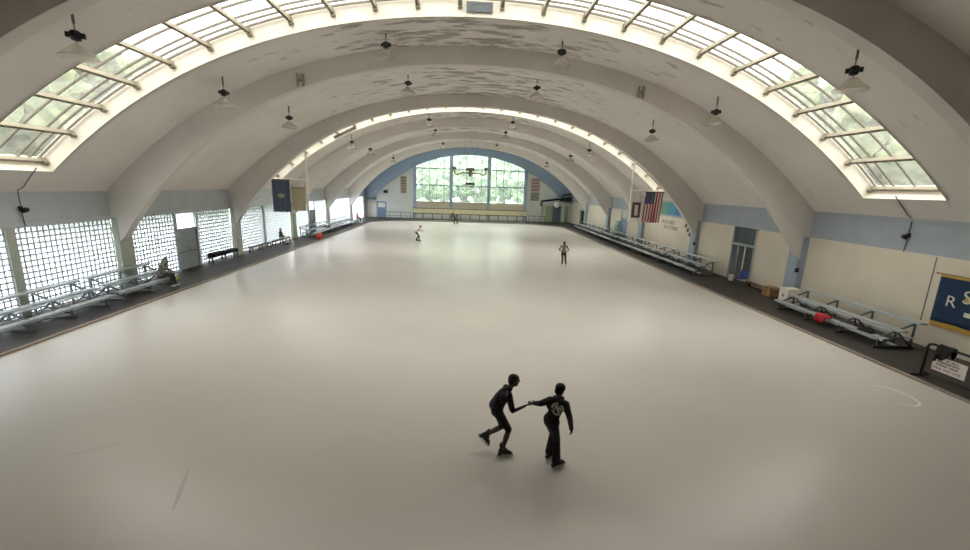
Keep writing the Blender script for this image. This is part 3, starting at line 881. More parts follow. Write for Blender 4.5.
# ------------------------------------------------------------------ blue felt banner on the cream wall
bn = thing('hanging_banner', 'blue felt banner with white letters and gold fringe on the cream wall', 'banner', (WX-.03, 12.0, 2.62))
def cloth(y0, y1, z0, z1, x, amp, waves, ny=28, nz=10, axis='y'):
    vs = []; fs = []
    for j in range(nz+1):
        for i in range(ny+1):
            u = i/ny; v = j/nz
            d = amp*math.sin(u*waves*2*PI)*(.3+.7*v)
            p = y0 + (y1-y0)*u; z = z1 + (z0-z1)*v
            vs.append((x+d, p, z) if axis == 'y' else (p, x+d, z))
    for j in range(nz):
        for i in range(ny): fs.append((j*(ny+1)+i, j*(ny+1)+i+1, (j+1)*(ny+1)+i+1, (j+1)*(ny+1)+i))
    return vs, fs
BW0, BW1 = -1.60, .90
mb = MB(); v, f = cloth(BW0, BW1, -1.58, 0, -.045, .012, 3); mb.add(v, f, 0, True)
o = mb.build('banner_cloth', M_NAVY, bn); so = o.modifiers.new('thick', 'SOLIDIFY'); so.thickness = .01
mb = MB(); mb.tube([(-.04, BW0-.1, .03), (-.04, BW1+.12, .03)], .022, 8); mb.ell((-.04, BW1+.14, .03), (.035,)*3, 10, 6, 0); mb.ell((-.04, BW0-.12, .03), (.035,)*3, 10, 6, 0)
mb.build('hanging_rod', mat('gold_rod', '#a98948', .4, .4), bn)
mb = MB()
for k in range(88):
    y = BW0 + (BW1-BW0)*(k+.5)/88; mb.box((-.052, y-.012, -1.74 - .02*math.sin(k*2.1)), (-.04, y+.012, -1.58))
mb.box((-.056, BW0, -1.60), (-.036, BW1, -1.57)); mb.build('fringe', M_GOLD, bn)
mb = MB(); mb.box((-.066, BW0, -.06), (-.03, BW1, -.0)); mb.build('top_hem', M_GOLD, bn)
def text_mesh(body, size, name, m, parent, loc, rot, extrude=.004):
    cu = bpy.data.curves.new(name, 'FONT'); cu.body = body; cu.size = size; cu.extrude = extrude; cu.align_x = 'CENTER'; cu.align_y = 'CENTER'
    tmp = bpy.data.objects.new(name, cu); C.objects.link(tmp)
    dg = bpy.context.evaluated_depsgraph_get(); me = bpy.data.meshes.new_from_object(tmp.evaluated_get(dg))
    bpy.data.objects.remove(tmp); o = bpy.data.objects.new(name, me); C.objects.link(o); me.materials.clear(); me.materials.append(m)
    o.parent = parent; o.location = loc; o.rotation_euler = rot; return o
M_FELT = mat('white_felt', '#d9d8cd', .8)
M_FELTG = mat('gold_felt', '#b9a760', .8)
text_mesh('R', .52, 'letter', M_FELT, bn, (-.062, .44, -.83), (PI/2, 0, -PI/2))
text_mesh('S', .60, 'letter', M_FELT, bn, (-.062, .02, -.60), (PI/2, 0, -PI/2))
mb = MB(); mb.lathe([(.11, -.004), (.11, .004)], n=16)
o = mb.build('medallion', M_FELTG, bn); o.location = (-.06, -.02, -.66); o.rotation_euler = (0, PI/2, 0)
mb = MB(); v, f = cloth(-.95, .0, -1.20, -1.06, -.062, .004, 3); mb.add(v, f); o = mb.build('scroll', M_FELT, bn); so = o.modifiers.new('thick', 'SOLIDIFY'); so.thickness = .006

# ------------------------------------------------------------------ flags hung from white pipe brackets
FY = 31.1
def pipe_bracket(sg):
    lab = 'white hanging pipe bracket carrying the %s' % ('dark blue flag' if sg < 0 else 'striped flag')
    xp = -12.0 if sg < 0 else 12.0
    t = thing('hanging_pipe_bracket', lab, 'bracket', (xp, FY, 5.1), group='white flag brackets')
    zt = shell_z(xp) - 5.1
    mb = MB(); mb.tube([(0, 0, zt), (0, 0, -2.35)], .07, 10); mb.build('drop_pipe', M_WHITE, t)
    xe = sg*(14.75) - xp
    mb = MB(); mb.tube([(0, 0, 0), (xe, 0, 0)], .06, 10); mb.build('cross_pipe', M_WHITE, t)
    mb = MB(); mb.box((-.09, -.09, -.09), (.09, .09, .09)); mb.build('fitting', M_WHITE, t)
    return t
pipe_bracket(-1); pipe_bracket(1)
# dark blue flag
M_FLAGB = mat('dark_blue_flag_cloth', '#5d6880', .8, vary=.1, scale=3)
fl = thing('hanging_flag', 'dark blue flag with a pale oval emblem hanging by the glass blocks', 'flag', (-13.85, FY-.10, 5.06))
mb = MB(); v, f = cloth(-.62, .64, -2.3, .0, -.02, .03, 3.5, 40, 12, 'x'); mb.add(v, f, 0, True)
o = mb.build('flag_cloth', M_FLAGB, fl); so = o.modifiers.new('thick', 'SOLIDIFY'); so.thickness = .008
mb = MB(); mb.tube([(-.72, 0, .02), (.68, 0, .02)], .025, 8); mb.build('flag_pole', M_DARK, fl)
mb = MB(); vs = [(0, -.062, -1.12)]; n = 24
for k in range(n): vs.append((.27*math.cos(2*PI*k/n), -.062, -1.12 + .16*math.sin(2*PI*k/n)))
mb.add(vs, [(0, 1+k, 1+(k+1) % n) for k in range(n)])
mb.ell((0, -.064, -1.12), (.15, .006, .08), 12, 6); mb.ell((0, -.064, -.98), (.05, .006, .05), 10, 6)
o = mb.build('emblem', mat('emblem_cloth', '#b9b0a6', .8), fl); so = o.modifiers.new('thick', 'SOLIDIFY'); so.thickness = .004
mb = MB()
for x in (-.55, .55): mb.tube([(x, 0, .02), (x, .018, .05)], .007, 6)
mb.build('hanger_cord', M_DARK, fl)
# khaki banner
kb = thing('hanging_khaki_banner', 'plain khaki cloth banner hanging between the blue flag and white pipe', 'banner', (-12.63, FY-.02, 4.53))
mb = MB(); v, f = cloth(-.5, .5, -1.65, 0, 0, .015, 2, 24, 8, 'x'); mb.add(v, f, 0, True); o = mb.build('banner_cloth', mat('khaki_cloth', '#c5b99c', .8), kb); so = o.modifiers.new('thick', 'SOLIDIFY'); so.thickness = .01
mb = MB(); mb.tube([(-.52, 0, .02), (.52, 0, .02)], .02, 8); mb.build('hanging_rod', M_WOOD, kb)
mb = MB()
for x in (-.45, .45): mb.tube([(x, 0, .02), (x, .02, .495)], .007, 6)
mb.build('hanger_cord', M_DARK, kb)
# striped flag (stripes down, canton upper left)
uf = thing('hanging_flag', 'red and white striped flag with starred blue canton hanging vertically', 'flag', (13.75, FY-.08, 5.02))
W_, H_ = 1.35, 2.25; NW, NZ = 52, 24
M_FR = mat('flag_red', '#b3313c', .8, vary=.06); M_FW = mat('flag_white', '#e4ddd6', .8, vary=.04); M_FB = mat('flag_blue', '#38406f', .8, vary=.08)
mb = MB(); vs = []
for j in range(NZ+1):
    for i in range(NW+1):
        u, v = i/NW, j/NZ
        lean = -.10*v
        vs.append((-W_/2 + W_*u + lean, .045*math.sin(u*5.2*2*PI)*(.25+.75*v), -H_*v))
for j in range(NZ):
    for i in range(NW):
        st_ = i*13//NW; canton = (i < NW*7/13) and (j < NZ*.36)
        mb.add([], [])
        mb.f.append((j*(NW+1)+i, j*(NW+1)+i+1, (j+1)*(NW+1)+i+1, (j+1)*(NW+1)+i)); mb.m.append(2 if canton else (st_ % 2)); mb.sm.append(True)
mb.v = vs
o = mb.build('flag_cloth', [M_FR, M_FW, M_FB], uf); so = o.modifiers.new('thick', 'SOLIDIFY'); so.thickness = .006
mb = MB()
for r in range(9):
    for c in range(6 if r % 2 == 0 else 5):
        u = (7/13)*((c + (.5 if r % 2 == 0 else 1.0))/6.0); v = .36*(r+.7)/9.4
        x = -W_/2 + W_*u - .1*v; y = .045*math.sin(u*5.2*2*PI)*(.25+.75*v) - .012; z = -H_*v
        p = []
        for q in range(10):
            rr = .034 if q % 2 == 0 else .014; a = PI/2 + q*PI/5; p.append((x + rr*math.cos(a), y, z + rr*math.sin(a)))
        mb.add(p + [(x, y-.002, z)], [(q, (q+1) % 10, 10) for q in range(10)])
mb.build('stars', M_FW, uf)
mb = MB(); mb.tube([(-.78, 0, .02), (.78, 0, .02)], .025, 8); mb.build('flag_pole', M_DARK, uf)
mb = MB()
for x in (-.6, .6): mb.tube([(x, 0, .02), (x, .018, .05)], .007, 6)
mb.build('hanger_cord', M_DARK, uf)
# small brown banner with pale centre
sb_ = thing('hanging_brown_banner', 'small brown bordered banner hanging between the striped flag and white pipe', 'banner', (12.47, FY-.02, 4.26))
mb = MB(); mb.box((-.33, -.02, -1.15), (.33, .0, 0)); mb.build('banner_cloth', mat('brown_cloth', '#6f5b58', .8), sb_)
mb = MB(); mb.box((-.13, -.028, -1.0), (.13, -.02, -.2)); mb.build('banner_field', M_FW, sb_)
mb = MB()
for x in (-.28, .28): mb.tube([(x, -.01, 0), (x, .02, .765)], .007, 6)
mb.build('hanger_cord', M_DARK, sb_)

# ------------------------------------------------------------------ fixtures on the vault and beams
for (x, lab) in ((-7.3, 'left'), (7.0, 'right')):
    t = thing('mounted_loudspeaker', 'pale twin column loudspeaker mounted on the second rib, %s of the crown' % lab, 'loudspeaker', (x, 18.6, soffit_z(x)+.26))
    for dx in (-.13, .10):
        mb = MB(); mb.box((dx-.035, -.12, -.24), (dx+.035, -.04, .24)); mb.build('speaker_column', mat('beige_plastic', '#9c948a', .6), t)
    mb = MB(); mb.box((-.16, -.05, -.02), (.14, 0, .02)); mb.build('wall_bracket', M_STEEL, t)
for (x, y, lab) in ((-WX+.09, 14.95, 'left'), (WX-.02, 14.3, 'right')):
    t = thing('mounted_spotlight', 'dark spotlight mounted on the %s beam with a conduit above' % ('grey blue' if x < 0 else 'blue'), 'spotlight', (x, y, 3.78))
    s_ = 1 if x < 0 else -1
    mb = MB(); mb.lathe([(.06, -.12), (.09, .04), (.05, .10)], n=12); o = mb.build('lamp_housing', M_DARK, t); o.rotation_euler = (0, s_*1.1, .3); o.location = (s_*.14, 0, -.05)
    mb = MB(); mb.tube([(0, 0, .0), (s_*.12, 0, 0)], .02, 8); mb.box((-.02, -.06, -.08), (.02, .06, .08)); mb.build('wall_bracket', M_DARK, t)
    zt = shell_z(14.9) - 3.78
    mb = MB(); mb.tube([(s_*.02, 0, .05), (s_*.02, 0, .62), (s_*.22, 0, .72), (14.95*(-s_) - x, .05, zt-.03)], .016, 6); mb.tube([(s_*.01, 0, -.05), (s_*.01, .03, -.6)], .014, 6)
    mb.build('conduit', M_STEEL, t)
for i, (y, z) in enumerate(((18.62, 1.62), (27.72, 1.65))):
    t = thing('mounted_switch_box', 'small dark switch box on the %s rib column by the panels' % ['second', 'third'][i], 'switch', (WX-.36, y-.02, z))
    mb = MB(); mb.box((-.07, -.08, -.10), (.07, -.0, .10)); mb.build('box_body', M_DARK, t)
    mb = MB(); mb.tube([(0, -.03, .10), (0, -.03, .5)], .014, 6); mb.build('conduit', M_STEEL, t)
# grille on the far curb of the first skylight, dark board on the second
x, z = shell_pt(0.0, .30)
t = thing('vent_grille', 'dark grey vent grille at the crown of the first skylight', 'vent', (-.05, 15.62, z))
mb = MB(); mb.box((-.45, -.04, -.16), (.45, .0, .16)); mb.build('grille_frame', M_STEEL, t)
mb = MB()
for k in range(6): mb.box((-.41, -.06, -.13 + k*.048), (.41, -.04, -.105 + k*.048))
mb.build('slats', M_STEEL, t)
a = -math.asin(9.75/RS); x, z = shell_pt(a, .28)
mb = MB(); mb.box((-.95, -.05, -.20), (.95, 0, .0), 0, Matrix.Rotation(-a, 3, 'Y').inverted() if False else Matrix.Rotation(a, 3, 'Y'))
o = mb.build('mounted_board', mat('dark_board', '#5b5146', .7)); o.location = (x, 33.84, z); tag(o, 'dark board covering a piece of the second skylight curb', 'board')

# ------------------------------------------------------------------ marks on the right wall, third bay
def flat_panel(name, x0, y0, y1, z0, z1, m, label, cat):
    mb = MB(); mb.box((x0-.02, y0, z0), (x0, y1, z1)); return tag(mb.build(name, m, None, (x0, y0, z0)), label, cat)
t = thing('mural_sign', 'teal and blue painted sign above the lettering on the third bay wall', 'sign', (WX-.02, 30.2, 3.35))
for k, (c, a, b) in enumerate((('#6fa58c', 2.6, 3.6), ('#4f9bb5', 1.3, 2.6), ('#3f7fae', .5, 1.3), ('#8fb7c4', -.2, .5))):
    mb = MB(); mb.box((-.03, a, 0), (0, b, 1.0)); mb.build('colour_field', mat('mural_%d' % k, c, .6), t)
rnd = random.Random(5)
t = thing('wall_lettering', 'two rows of dark lettering on the cream wall under the teal sign', 'lettering', (WX, 33.6, 2.2))
mb = MB(); textrow(mb, -.1, .42, [5, 4], .26, -.001); mb.build('upper_row', mat('grey_print', '#6d6a63', .7), t)
mb = MB(); textrow(mb, -.5, .02, [3, 7], .26, -.001); mb.build('lower_row', mat('grey_print', '#6d6a63', .7), t)
for i, (y, z) in enumerate(((29.7, 2.72), (29.35, 2.42), (29.05, 2.12))):
    mb = MB(); vs = [(0, 0, 0)]
    for q in range(12): rr = .17 if q % 2 else .1; vs.append((0, rr*math.cos(q*PI/6), rr*math.sin(q*PI/6)))
    mb.add(vs + [(-.02, v[1], v[2]) for v in vs], [(0, 1+q, 1+(q+1) % 12) for q in range(12)] + [(13, 14+(q+1) % 12, 14+q) for q in range(12)] + [(1+q, 14+q, 14+(q+1) % 12, 1+(q+1) % 12) for q in range(12)])
    o = mb.build('wall_star', mat('dark_print', '#4c453f', .7)); o.location = (WX, y, z); tag(o, 'dark star shaped wall mark beside the third rib, %s of three' % ['top', 'middle', 'lowest'][i], 'wall mark', group='dark wall marks')
gp = thing('green_pad', 'tall pale green pad leaning against the wall behind the far bleachers', 'pad', (15.45, 42.9, FZ+.05))
mb = MB(); mb.box((-.06, -.45, 0), (.06, .45, 1.9), 0, Matrix.Rotation(.08, 3, 'Y')); mb.build('pad_body', mat('pale_green_vinyl', '#86b3a1', .6), gp)
mb = MB()
for z in (.5, 1.4): mb.box((-.10, -.46, z), (-.06, .46, z+.06))
mb.build('strap', M_STEEL, gp)

# ------------------------------------------------------------------ far end: barrier, notices, doors, canopy
t = thing('end_barrier', 'yellowish board barrier on posts in front of the end window', 'barrier', (0, 61.0, FZ))
mb = MB(); mb.box((-8.2, -.04, 1.0), (8.4, .04, 1.66)); mb.build('barrier_board', M_LTWOOD, t)
mb = MB(); mb.box((-8.25, -.09, 1.66), (8.45, .09, 1.76)); mb.build('top_rail', mat('dark_wood_rail', '#6f6450', .6), t)
mb = MB(); mb.box((-8.25, -.07, .88), (8.45, .07, 1.0)); mb.build('bottom_rail', mat('dark_wood_rail', '#6f6450', .6), t)
for k in range(13):
    x = -8.2 + 16.6*k/12; mb = MB(); mb.box((x-.06, .04, 0), (x+.06, .14, 1.7)); mb.build('barrier_post', M_STEEL, t)
for (xa, xb, lab) in ((-13.2, -8.6, 'left'), (8.8, 11.2, 'right')):
    t = thing('pipe_rail', 'thin grey pipe railing at the %s end of the barrier' % lab, 'railing', (xa, 61.2, FZ))
    mb = MB(); mb.tube([(0, 0, 1.0), (xb-xa, 0, 1.0)], .035, 8); mb.tube([(0, 0, .5), (xb-xa, 0, .5)], .03, 8); mb.build('rails', M_STEEL, t)
    n = 4
    for k in range(n):
        mb = MB(); x = (xb-xa)*k/(n-1); mb.tube([(x, 0, 0), (x, 0, 1.02)], .035, 8); mb.build('post', M_STEEL, t)
def notice(x0, x1, z0, z1, m, rows_, m2, name, label):
    t = thing(name, label, 'sign', ((x0+x1)/2, EY, z0))
    w = (x1-x0)/2
    mb = MB(); mb.box((-w, -.05, 0), (w, -.0, z1-z0)); mb.build('board', m, t)
    mb = MB()
    for k in range(rows_):
        z = (z1-z0)*(k+.5)/rows_; mb.box((-w*.8, -.06, z-.07), (w*(.8 if k % 2 else .55), -.05, z+.07))
    mb.build('lettering', m2, t)
    return t
notice(-10.5, -9.6, 3.75, 6.25, mat('beige_board', '#b0a493', .6), 6, mat('brown_print', '#7a6a58', .6), 'wall_plaque_sign', 'beige plaque with brown rows of writing left of the end window')
notice(9.3, 10.7, 4.6, 6.6, mat('pinkish_board', '#c4a9a9', .6), 4, mat('dark_red_print', '#8c5a62', .6), 'wall_notice_sign', 'pinkish notice with dark red rows right of the end window')
notice(9.3, 10.7, 3.2, 4.5, mat('grey_board', '#a9a9a8', .6), 4, mat('grey_print', '#6d6a63', .7), 'wall_grey_sign', 'grey notice under the pinkish one right of the end window')
for n_, (x0, x1, m, lab) in enumerate(((-15.55, -14.2, M_WHITE, 'white door in the far left corner of the end wall'), (-14.05, -12.75, M_BLUEDOOR, 'blue door with white upper pane in the far left corner'))):
    org = Vector((x0, EY, FZ)); d = thing('door_%d' % (6+n_), lab, 'door', org, kind='structure')
    mb = MB(); mb.box((x0-.07, EY-.06, FZ), (x0, EY, 2.45)); mb.box((x1, EY-.06, FZ), (x1+.07, EY, 2.45)); mb.box((x0-.07, EY-.06, 2.38), (x1+.07, EY, 2.45)); mb.build('door_frame', M_TRIMBLUE, d, org)
    mb = MB(); mb.box((x0, EY-.04, FZ), (x1, EY, 2.38)); lf = mb.build('door_leaf', m, d, org)
    mb = MB(); mb.box((x0+.12, EY-.05, 1.55), (x1-.12, EY-.04, 2.25)); mb.build('pane', M_WHITE, lf, org)
    mb = MB(); mb.tube([(x1-.12, EY-.05, 1.0), (x1-.12, EY-.11, 1.0), (x1-.24, EY-.11, 1.0)], .015, 6); mb.build('handle', M_STEEL, lf, org)
t = thing('mounted_corner_speaker', 'small black loudspeaker mounted on the end wall above the blue door', 'loudspeaker', (-12.7, EY, 3.9))
mb = MB(); mb.box((-.28, -.42, -.2), (.28, -.12, .22)); mb.build('speaker_box', M_DARK, t)
mb = MB(); mb.tube([(0, -.12, 0), (0, 0, 0)], .04, 8); mb.build('wall_bracket', M_STEEL, t)
t = thing('exit_hood_canopy', 'dark hood over the white door in the far left corner', 'canopy', (-14.9, EY, 2.75))
mb = MB(); mb.box((-.6, -.5, -.1), (.6, 0, .22)); mb.build('hood_box', M_STEEL, t)
# right corner: dark pipe canopy with globe
t = thing('service_canopy', 'dark steel canopy frame in the far right corner with blue doors under it', 'canopy', (13.2, EY, FZ))
mb = MB()
mb.tube([(-2.3, -.9, 2.45), (-2.3, -.9, 3.0), (-2.1, -.9, 3.2), (2.2, -.9, 3.75)], .14, 10); mb.tube([(2.2, -.9, 3.75), (2.3, 0, 3.75)], .12, 8); mb.tube([(-2.1, -.9, 3.2), (-2.1, 0, 3.2)], .12, 8)
mb.build('canopy_pipe', M_DARK, t)
mb = MB(); mb.box((.6, -.85, 3.2), (2.3, -.1, 3.65)); mb.tube([(1.0, -.5, 3.65), (1.0, -.5, 4.1), (2.2, -.5, 4.4)], .13, 8); mb.build('fan_housing', mat('dark_grey_metal', '#3c4043', .5, .3), t)
for k, (x0, x1, m) in enumerate(((-2.0, -1.45, M_PALE), (-1.4, -.4, mat('green_board', '#a9b890', .6)), (-.35, .95, mat('slate_blue', '#6b7488', .6)), (1.0, 1.5, M_PALE), (1.55, 2.1, mat('green_board', '#a9b890', .6)))):
    mb = MB(); mb.box((x0, -.12, 0), (x1, 0, 2.5)); mb.build('gate_board', m, t)
mb = MB(); mb.tube([(-2.0, -.15, 0), (-2.0, -.15, 2.6)], .08, 8); mb.tube([(-.38, -.15, 0), (-.38, -.15, 2.6)], .06, 8); mb.tube([(.97, -.15, 0), (.97, -.15, 2.6)], .06, 8); mb.build('gate_post', M_BLUE, t)
t = thing('hanging_globe_lamp', 'round white globe hanging under the dark canopy in the far corner', 'lamp', (13.25, 63.1, 2.72))
mb = MB(); mb.ell((0, 0, 0), (.42, .42, .42), 20, 12); mb.build('globe', mat('opal_globe', '#f2efe9', .3), t)
mb = MB(); mb.tube([(0, 0, .40), (0, 0, .58)], .05, 8); mb.build('hanger_rod', M_DARK, t)

# hanging rig in front of the end window
HY = 50.0
t = thing('hanging_rig', 'gold bar rig with dark speaker cluster hanging before the end window', 'hanging rig', (-.1, HY, 6.55))
zt = shell_z(0) - 6.55
mb = MB()
mb.tube([(-1.9, 0, .35), (-1.85, 0, .0), (-1.6, 0, -.18), (-1.3, 0, -.1), (-1.0, 0, .05), (1.0, 0, .05), (1.3, 0, -.1), (1.6, 0, -.18), (1.85, 0, .0), (1.9, 0, .4)], .085, 8)
mb.build('gold_bar', mat('gold_wood', '#a98f57', .5), t)
mb = MB(); mb.box((-.5, -.22, .28), (.5, .22, .62)); mb.box((-.2, -.25, -.35), (.2, .25, .28)); mb.build('speaker_cluster', mat('brown_grey_box', '#6b6455', .6), t)
for s_ in (-1, 1):
    mb = MB(); mb.lathe([(.06, .35), (.22, .45), (.26, .70), (.2, .72), (.0, .5)], (s_*1.88, 0, 0), 12); mb.build('horn', mat('brown_grey_box', '#6b6455', .6), t)
    mb = MB(); mb.tube([(s_*.75, 0, .1), (s_*.75, 0, zt)], .012, 6); mb.build('suspension_cable', M_STEEL, t)
mb = MB(); mb.tube([(-.3, 0, .05), (-.3, 0, -1.05)], .012, 6); mb.tube([(.3, 0, .05), (.3, 0, -1.05)], .012, 6); mb.build('sign_cable', M_STEEL, t)
mb = MB(); mb.box((-.52, -.1, -1.35), (.52, .1, -1.05)); mb.build('small_board', mat('dark_grey_metal', '#3c4043', .5, .3), t)

# things on the left walkway
cloth_heap('yellow_bag', (-14.75, 20.3, FZ+.002), (.5, .6), mat('yellow_green_fabric', '#9aa24a', .8), 'yellow green bag on the walkway beside the hooded person', 'bag', 2, .36)
t = thing('red_bag', 'red sports bag on the walkway at the ice edge beyond the flags', 'bag', (-13.5, 37.2, FZ))
mb = MB(); mb.cap((0, -.22, .24), (0, .22, .24), .24, .24, 16); mb.box((-.2, -.3, 0), (.2, .3, .2)); mb.build('bag_body', mat('orange_red_fabric', '#c8453a', .7), t)
mb = MB(); mb.tube([(-.12, -.1, .44), (-.06, -.02, .62), (.06, .02, .62), (.12, .1, .44)], .02, 6); mb.build('handle', M_FW, t)
# ------------------------------------------------------------------ people
def skin_mesh(shapes, voxel, smooth=4, name='body', displace=None):
    """one continuous surface out of tapered limbs and ellipsoids"""
    mb = MB()
    for sh in shapes:
        if sh[0] == 'c': mb.cap(sh[1], sh[2], sh[3], sh[4], 14)
        elif sh[0] == 'e': mb.ell(sh[1], sh[2], 18, 12, 0, sh[3] if len(sh) > 3 else None)
        elif sh[0] == 'b': mb.box(sh[1], sh[2], 0, sh[3] if len(sh) > 3 else None)
    me = bpy.data.meshes.new(name); me.from_pydata(mb.v, [], mb.f); me.validate()
    bm = bmesh.new(); bm.from_mesh(me); bmesh.ops.recalc_face_normals(bm, faces=bm.faces); bm.to_mesh(me); bm.free()
    ob = bpy.data.objects.new(name, me); C.objects.link(ob)
    r = ob.modifiers.new('r', 'REMESH'); r.mode = 'VOXEL'; r.voxel_size = voxel
    if smooth:
        k = ob.modifiers.new('s', 'SMOOTH'); k.factor = .5; k.iterations = smooth
    dg = bpy.context.evaluated_depsgraph_get(); out = bpy.data.meshes.new_from_object(ob.evaluated_get(dg))
    bpy.data.objects.remove(ob); out.name = name
    for p in out.polygons: p.use_smooth = True
    return out
def put(me, name, mats, parent, origin):
    o = Vector(origin)
    for v in me.vertices: v.co -= o
    me.materials.clear()
    for m in (mats if isinstance(mats, (list, tuple)) else [mats]): me.materials.append(m)
    ob = bpy.data.objects.new(name, me); C.objects.link(ob); ob.parent = parent; return ob
def seg_dist(P, a, b):
    a = np.array(a); b = np.array(b); d = b - a; L = max((d*d).sum(), 1e-9)
    t = np.clip(((P - a) @ d)/L, 0, 1); return np.linalg.norm(P - (a + t[:, None]*d), axis=1)
def V(*a): return Vector(a)
def lerp(a, b, t): return Vector(a)*(1-t) + Vector(b)*t

def hand(wrist, direction, palm_n, side, r=1.0, curl=.5):
    """palm, four unequal bent fingers, thumb leaving the side of the palm near its base"""
    w = Vector(wrist); d = Vector(direction).normalized(); n = Vector(palm_n); n = (n - d*n.dot(d)).normalized(); s = d.cross(n)*side
    out = []
    for k in (-1, 0, 1): out.append(('c', w + d*.015*r + s*.012*k, w + d*.085*r + s*.024*k, .016*r, .0125*r))
    L = [.060, .072, .068, .052]
    for k in range(4):
        b0_ = w + d*.085*r + s*(.033 - .022*k)*r
        b1 = b0_ + (d*math.cos(curl*.5) + n*math.sin(curl*.5))*L[k]*.45*r
        b2 = b1 + (d*math.cos(curl*1.3) + n*math.sin(curl*1.3))*L[k]*.33*r
        b3 = b2 + (d*math.cos(curl*2.0) + n*math.sin(curl*2.0))*L[k]*.25*r
        out += [('c', b0_ - d*.015, b1, .0098*r, .009*r), ('c', b1, b2, .009*r, .0084*r), ('c', b2, b3, .0084*r, .0075*r)]
    t0 = w + d*.025*r + s*.022*r; t1 = t0 + (d*.6 + s*.75 + n*.3).normalized()*.042*r; t2 = t1 + (d*.9 + s*.2 + n*.4).normalized()*.035*r
    out += [('c', t0, t1, .013*r, .0105*r), ('c', t1, t2, .0105*r, .0085*r)]
    return out
def head_shapes(c, face, up, r=1.0):
    """skull, jaw, brow, nose, lips, ears; c = centre of head"""
    c = Vector(c); f = Vector(face).normalized(); u = Vector(up); u = (u - f*u.dot(f)).normalized(); s = f.cross(u)
    R_ = Matrix((f, s, u)).transposed()
    o = [('e', c + u*.022*r, (.098*r, .077*r, .098*r), R_), ('e', c - u*.045*r + f*.018*r, (.072*r, .058*r, .072*r), R_),
         ('e', c - u*.095*r + f*.055*r, (.026*r, .026*r, .022*r), R_),
         ('c', c + f*.092*r + u*.012*r, c + f*.113*r - u*.022*r, .009*r, .014*r),
         ('c', c + f*.088*r - u*.056*r - s*.018*r, c + f*.088*r - u*.056*r + s*.018*r, .009*r, .009*r),
         ('c', c + f*.086*r + u*.022*r - s*.04*r, c + f*.086*r + u*.022*r + s*.04*r, .011*r, .011*r)]
    for k in (-1, 1): o.append(('e', c + s*.078*r*k - f*.005*r - u*.005*r, (.02*r, .009*r, .032*r), R_))
    return o, (c, f, u, s)
def eyes(mbs, fr, r=1.0):
    c, f, u, s = fr; mb = MB()
    for k in (-1, 1): mb.ell(c + f*.082*r + s*.032*r*k + u*.003*r, (.012*r,)*3, 12, 8)
    return mb
M_SKIND = mat('dark_brown_skin', '#47332a', .55, vary=.05)
M_SKINL = mat('light_brown_skin', '#b98a72', .55, vary=.05)
M_HAIRD = mat('dark_hair', '#1a1412', .7, vary=.25, scale=40, bump=.4)
M_EYE = mat('eye_white', '#cfc8c0', .3, vary=.02)
M_SHIRT = mat('dark_plum_cloth', '#2a232d', .85, vary=.12, scale=12, bump=.15)
M_LEGG = mat('charcoal_leggings', '#211f20', .8, vary=.12, scale=12)
M_HOOD = mat('charcoal_hoodie', '#29241f', .88, vary=.14, scale=12, bump=.15)
M_PANTS = mat('dark_wide_trousers', '#1d1a1d', .85, vary=.14, scale=10, bump=.15)
M_PRINT = mat('pale_back_print', '#c9c4bd', .85, vary=.15, scale=30)
M_SKATE = mat('black_skate_leather', '#161414', .45, vary=.1)
M_SKATEW = mat('white_skate_leather', '#cdc8c2', .45, vary=.06)
M_BLADE = mat('steel_blade', '#dfe2e4', .35, .35, vary=.04)
M_LACE = mat('pale_lace', '#8d8a86', .7)

def skate(name, ankle, toe_dir, up, parent, origin, leather=M_SKATE):
    """figure skate: boot, sole and heel, blade with toe pick; ankle is the ankle joint, sole lies 0.10 below, blade edge 0.16 below"""
    a = Vector(ankle); f = Vector(toe_dir).normalized(); u = Vector(up); u = (u - f*u.dot(f)).normalized(); s = f.cross(u)
    P = lambda x, y, z: a + f*x + s*y + u*z
    sh = [('c', P(-.015, 0, .075), P(-.012, 0, -.03), .050, .043), ('c', P(-.02, 0, -.055), P(.07, 0, -.06), .039, .037), ('c', P(.06, 0, -.062), P(.15, 0, -.072), .038, .027), ('c', P(-.045, 0, -.04), P(-.04, 0, -.072), .033, .031), ('c', P(-.005, 0, .04), P(.08, 0, -.05), .037, .032)]
    me = skin_mesh(sh, .008, 3, name); bt = put(me, name, leather, parent, origin)
    def bx(x0, x1, w, z0, z1): 
        q = [P(x, y, z) for z in (z0, z1) for (x, y) in ((x0, -w), (x1, -w), (x1, w), (x0, w))]
        return q, [(0,3,2,1),(4,5,6,7),(0,1,5,4),(1,2,6,5),(2,3,7,6),(3,0,4,7)]
    mb = MB(); q, f_ = bx(-.085, .20, .034, -.108, -.095); mb.add(q, f_); q, f_ = bx(-.085, -.02, .03, -.128, -.108); mb.add(q, f_)
    mb.build('sole', M_SKATE, bt, origin)
    mb = MB(); prof = [(-.11, -.150), (-.09, -.16), (.17, -.16), (.20, -.152), (.222, -.135), (.215, -.118), (.16, -.118), (.14, -.138), (-.03, -.138), (-.04, -.128), (-.085, -.128), (-.095, -.142)]
    vs = [P(x, y, z) for y in (-.0022, .0022) for x, z in prof]; n = len(prof)
    mb.add(vs, [tuple(range(n)), tuple(reversed(range(n, 2*n)))] + [(i, (i+1) % n, n+(i+1) % n, n+i) for i in range(n)])
    for x0, x1 in ((-.075, -.03), (.10, .17)):
        q, f_ = bx(x0, x1, .012, -.140, -.108); mb.add(q, f_)
    mb.build('blade', M_BLADE, bt, origin)
    mb = MB()
    for k in range(5):
        t = k/4; c0 = P(.035 + .075*t, -.022, .045 - .075*t); c1 = P(.035 + .075*t, .022, .045 - .075*t); mb.tube([c0 + f*.012, c1 + f*.012], .0035, 5)
    mb.build('laces', M_LACE, bt, origin)
    return bt

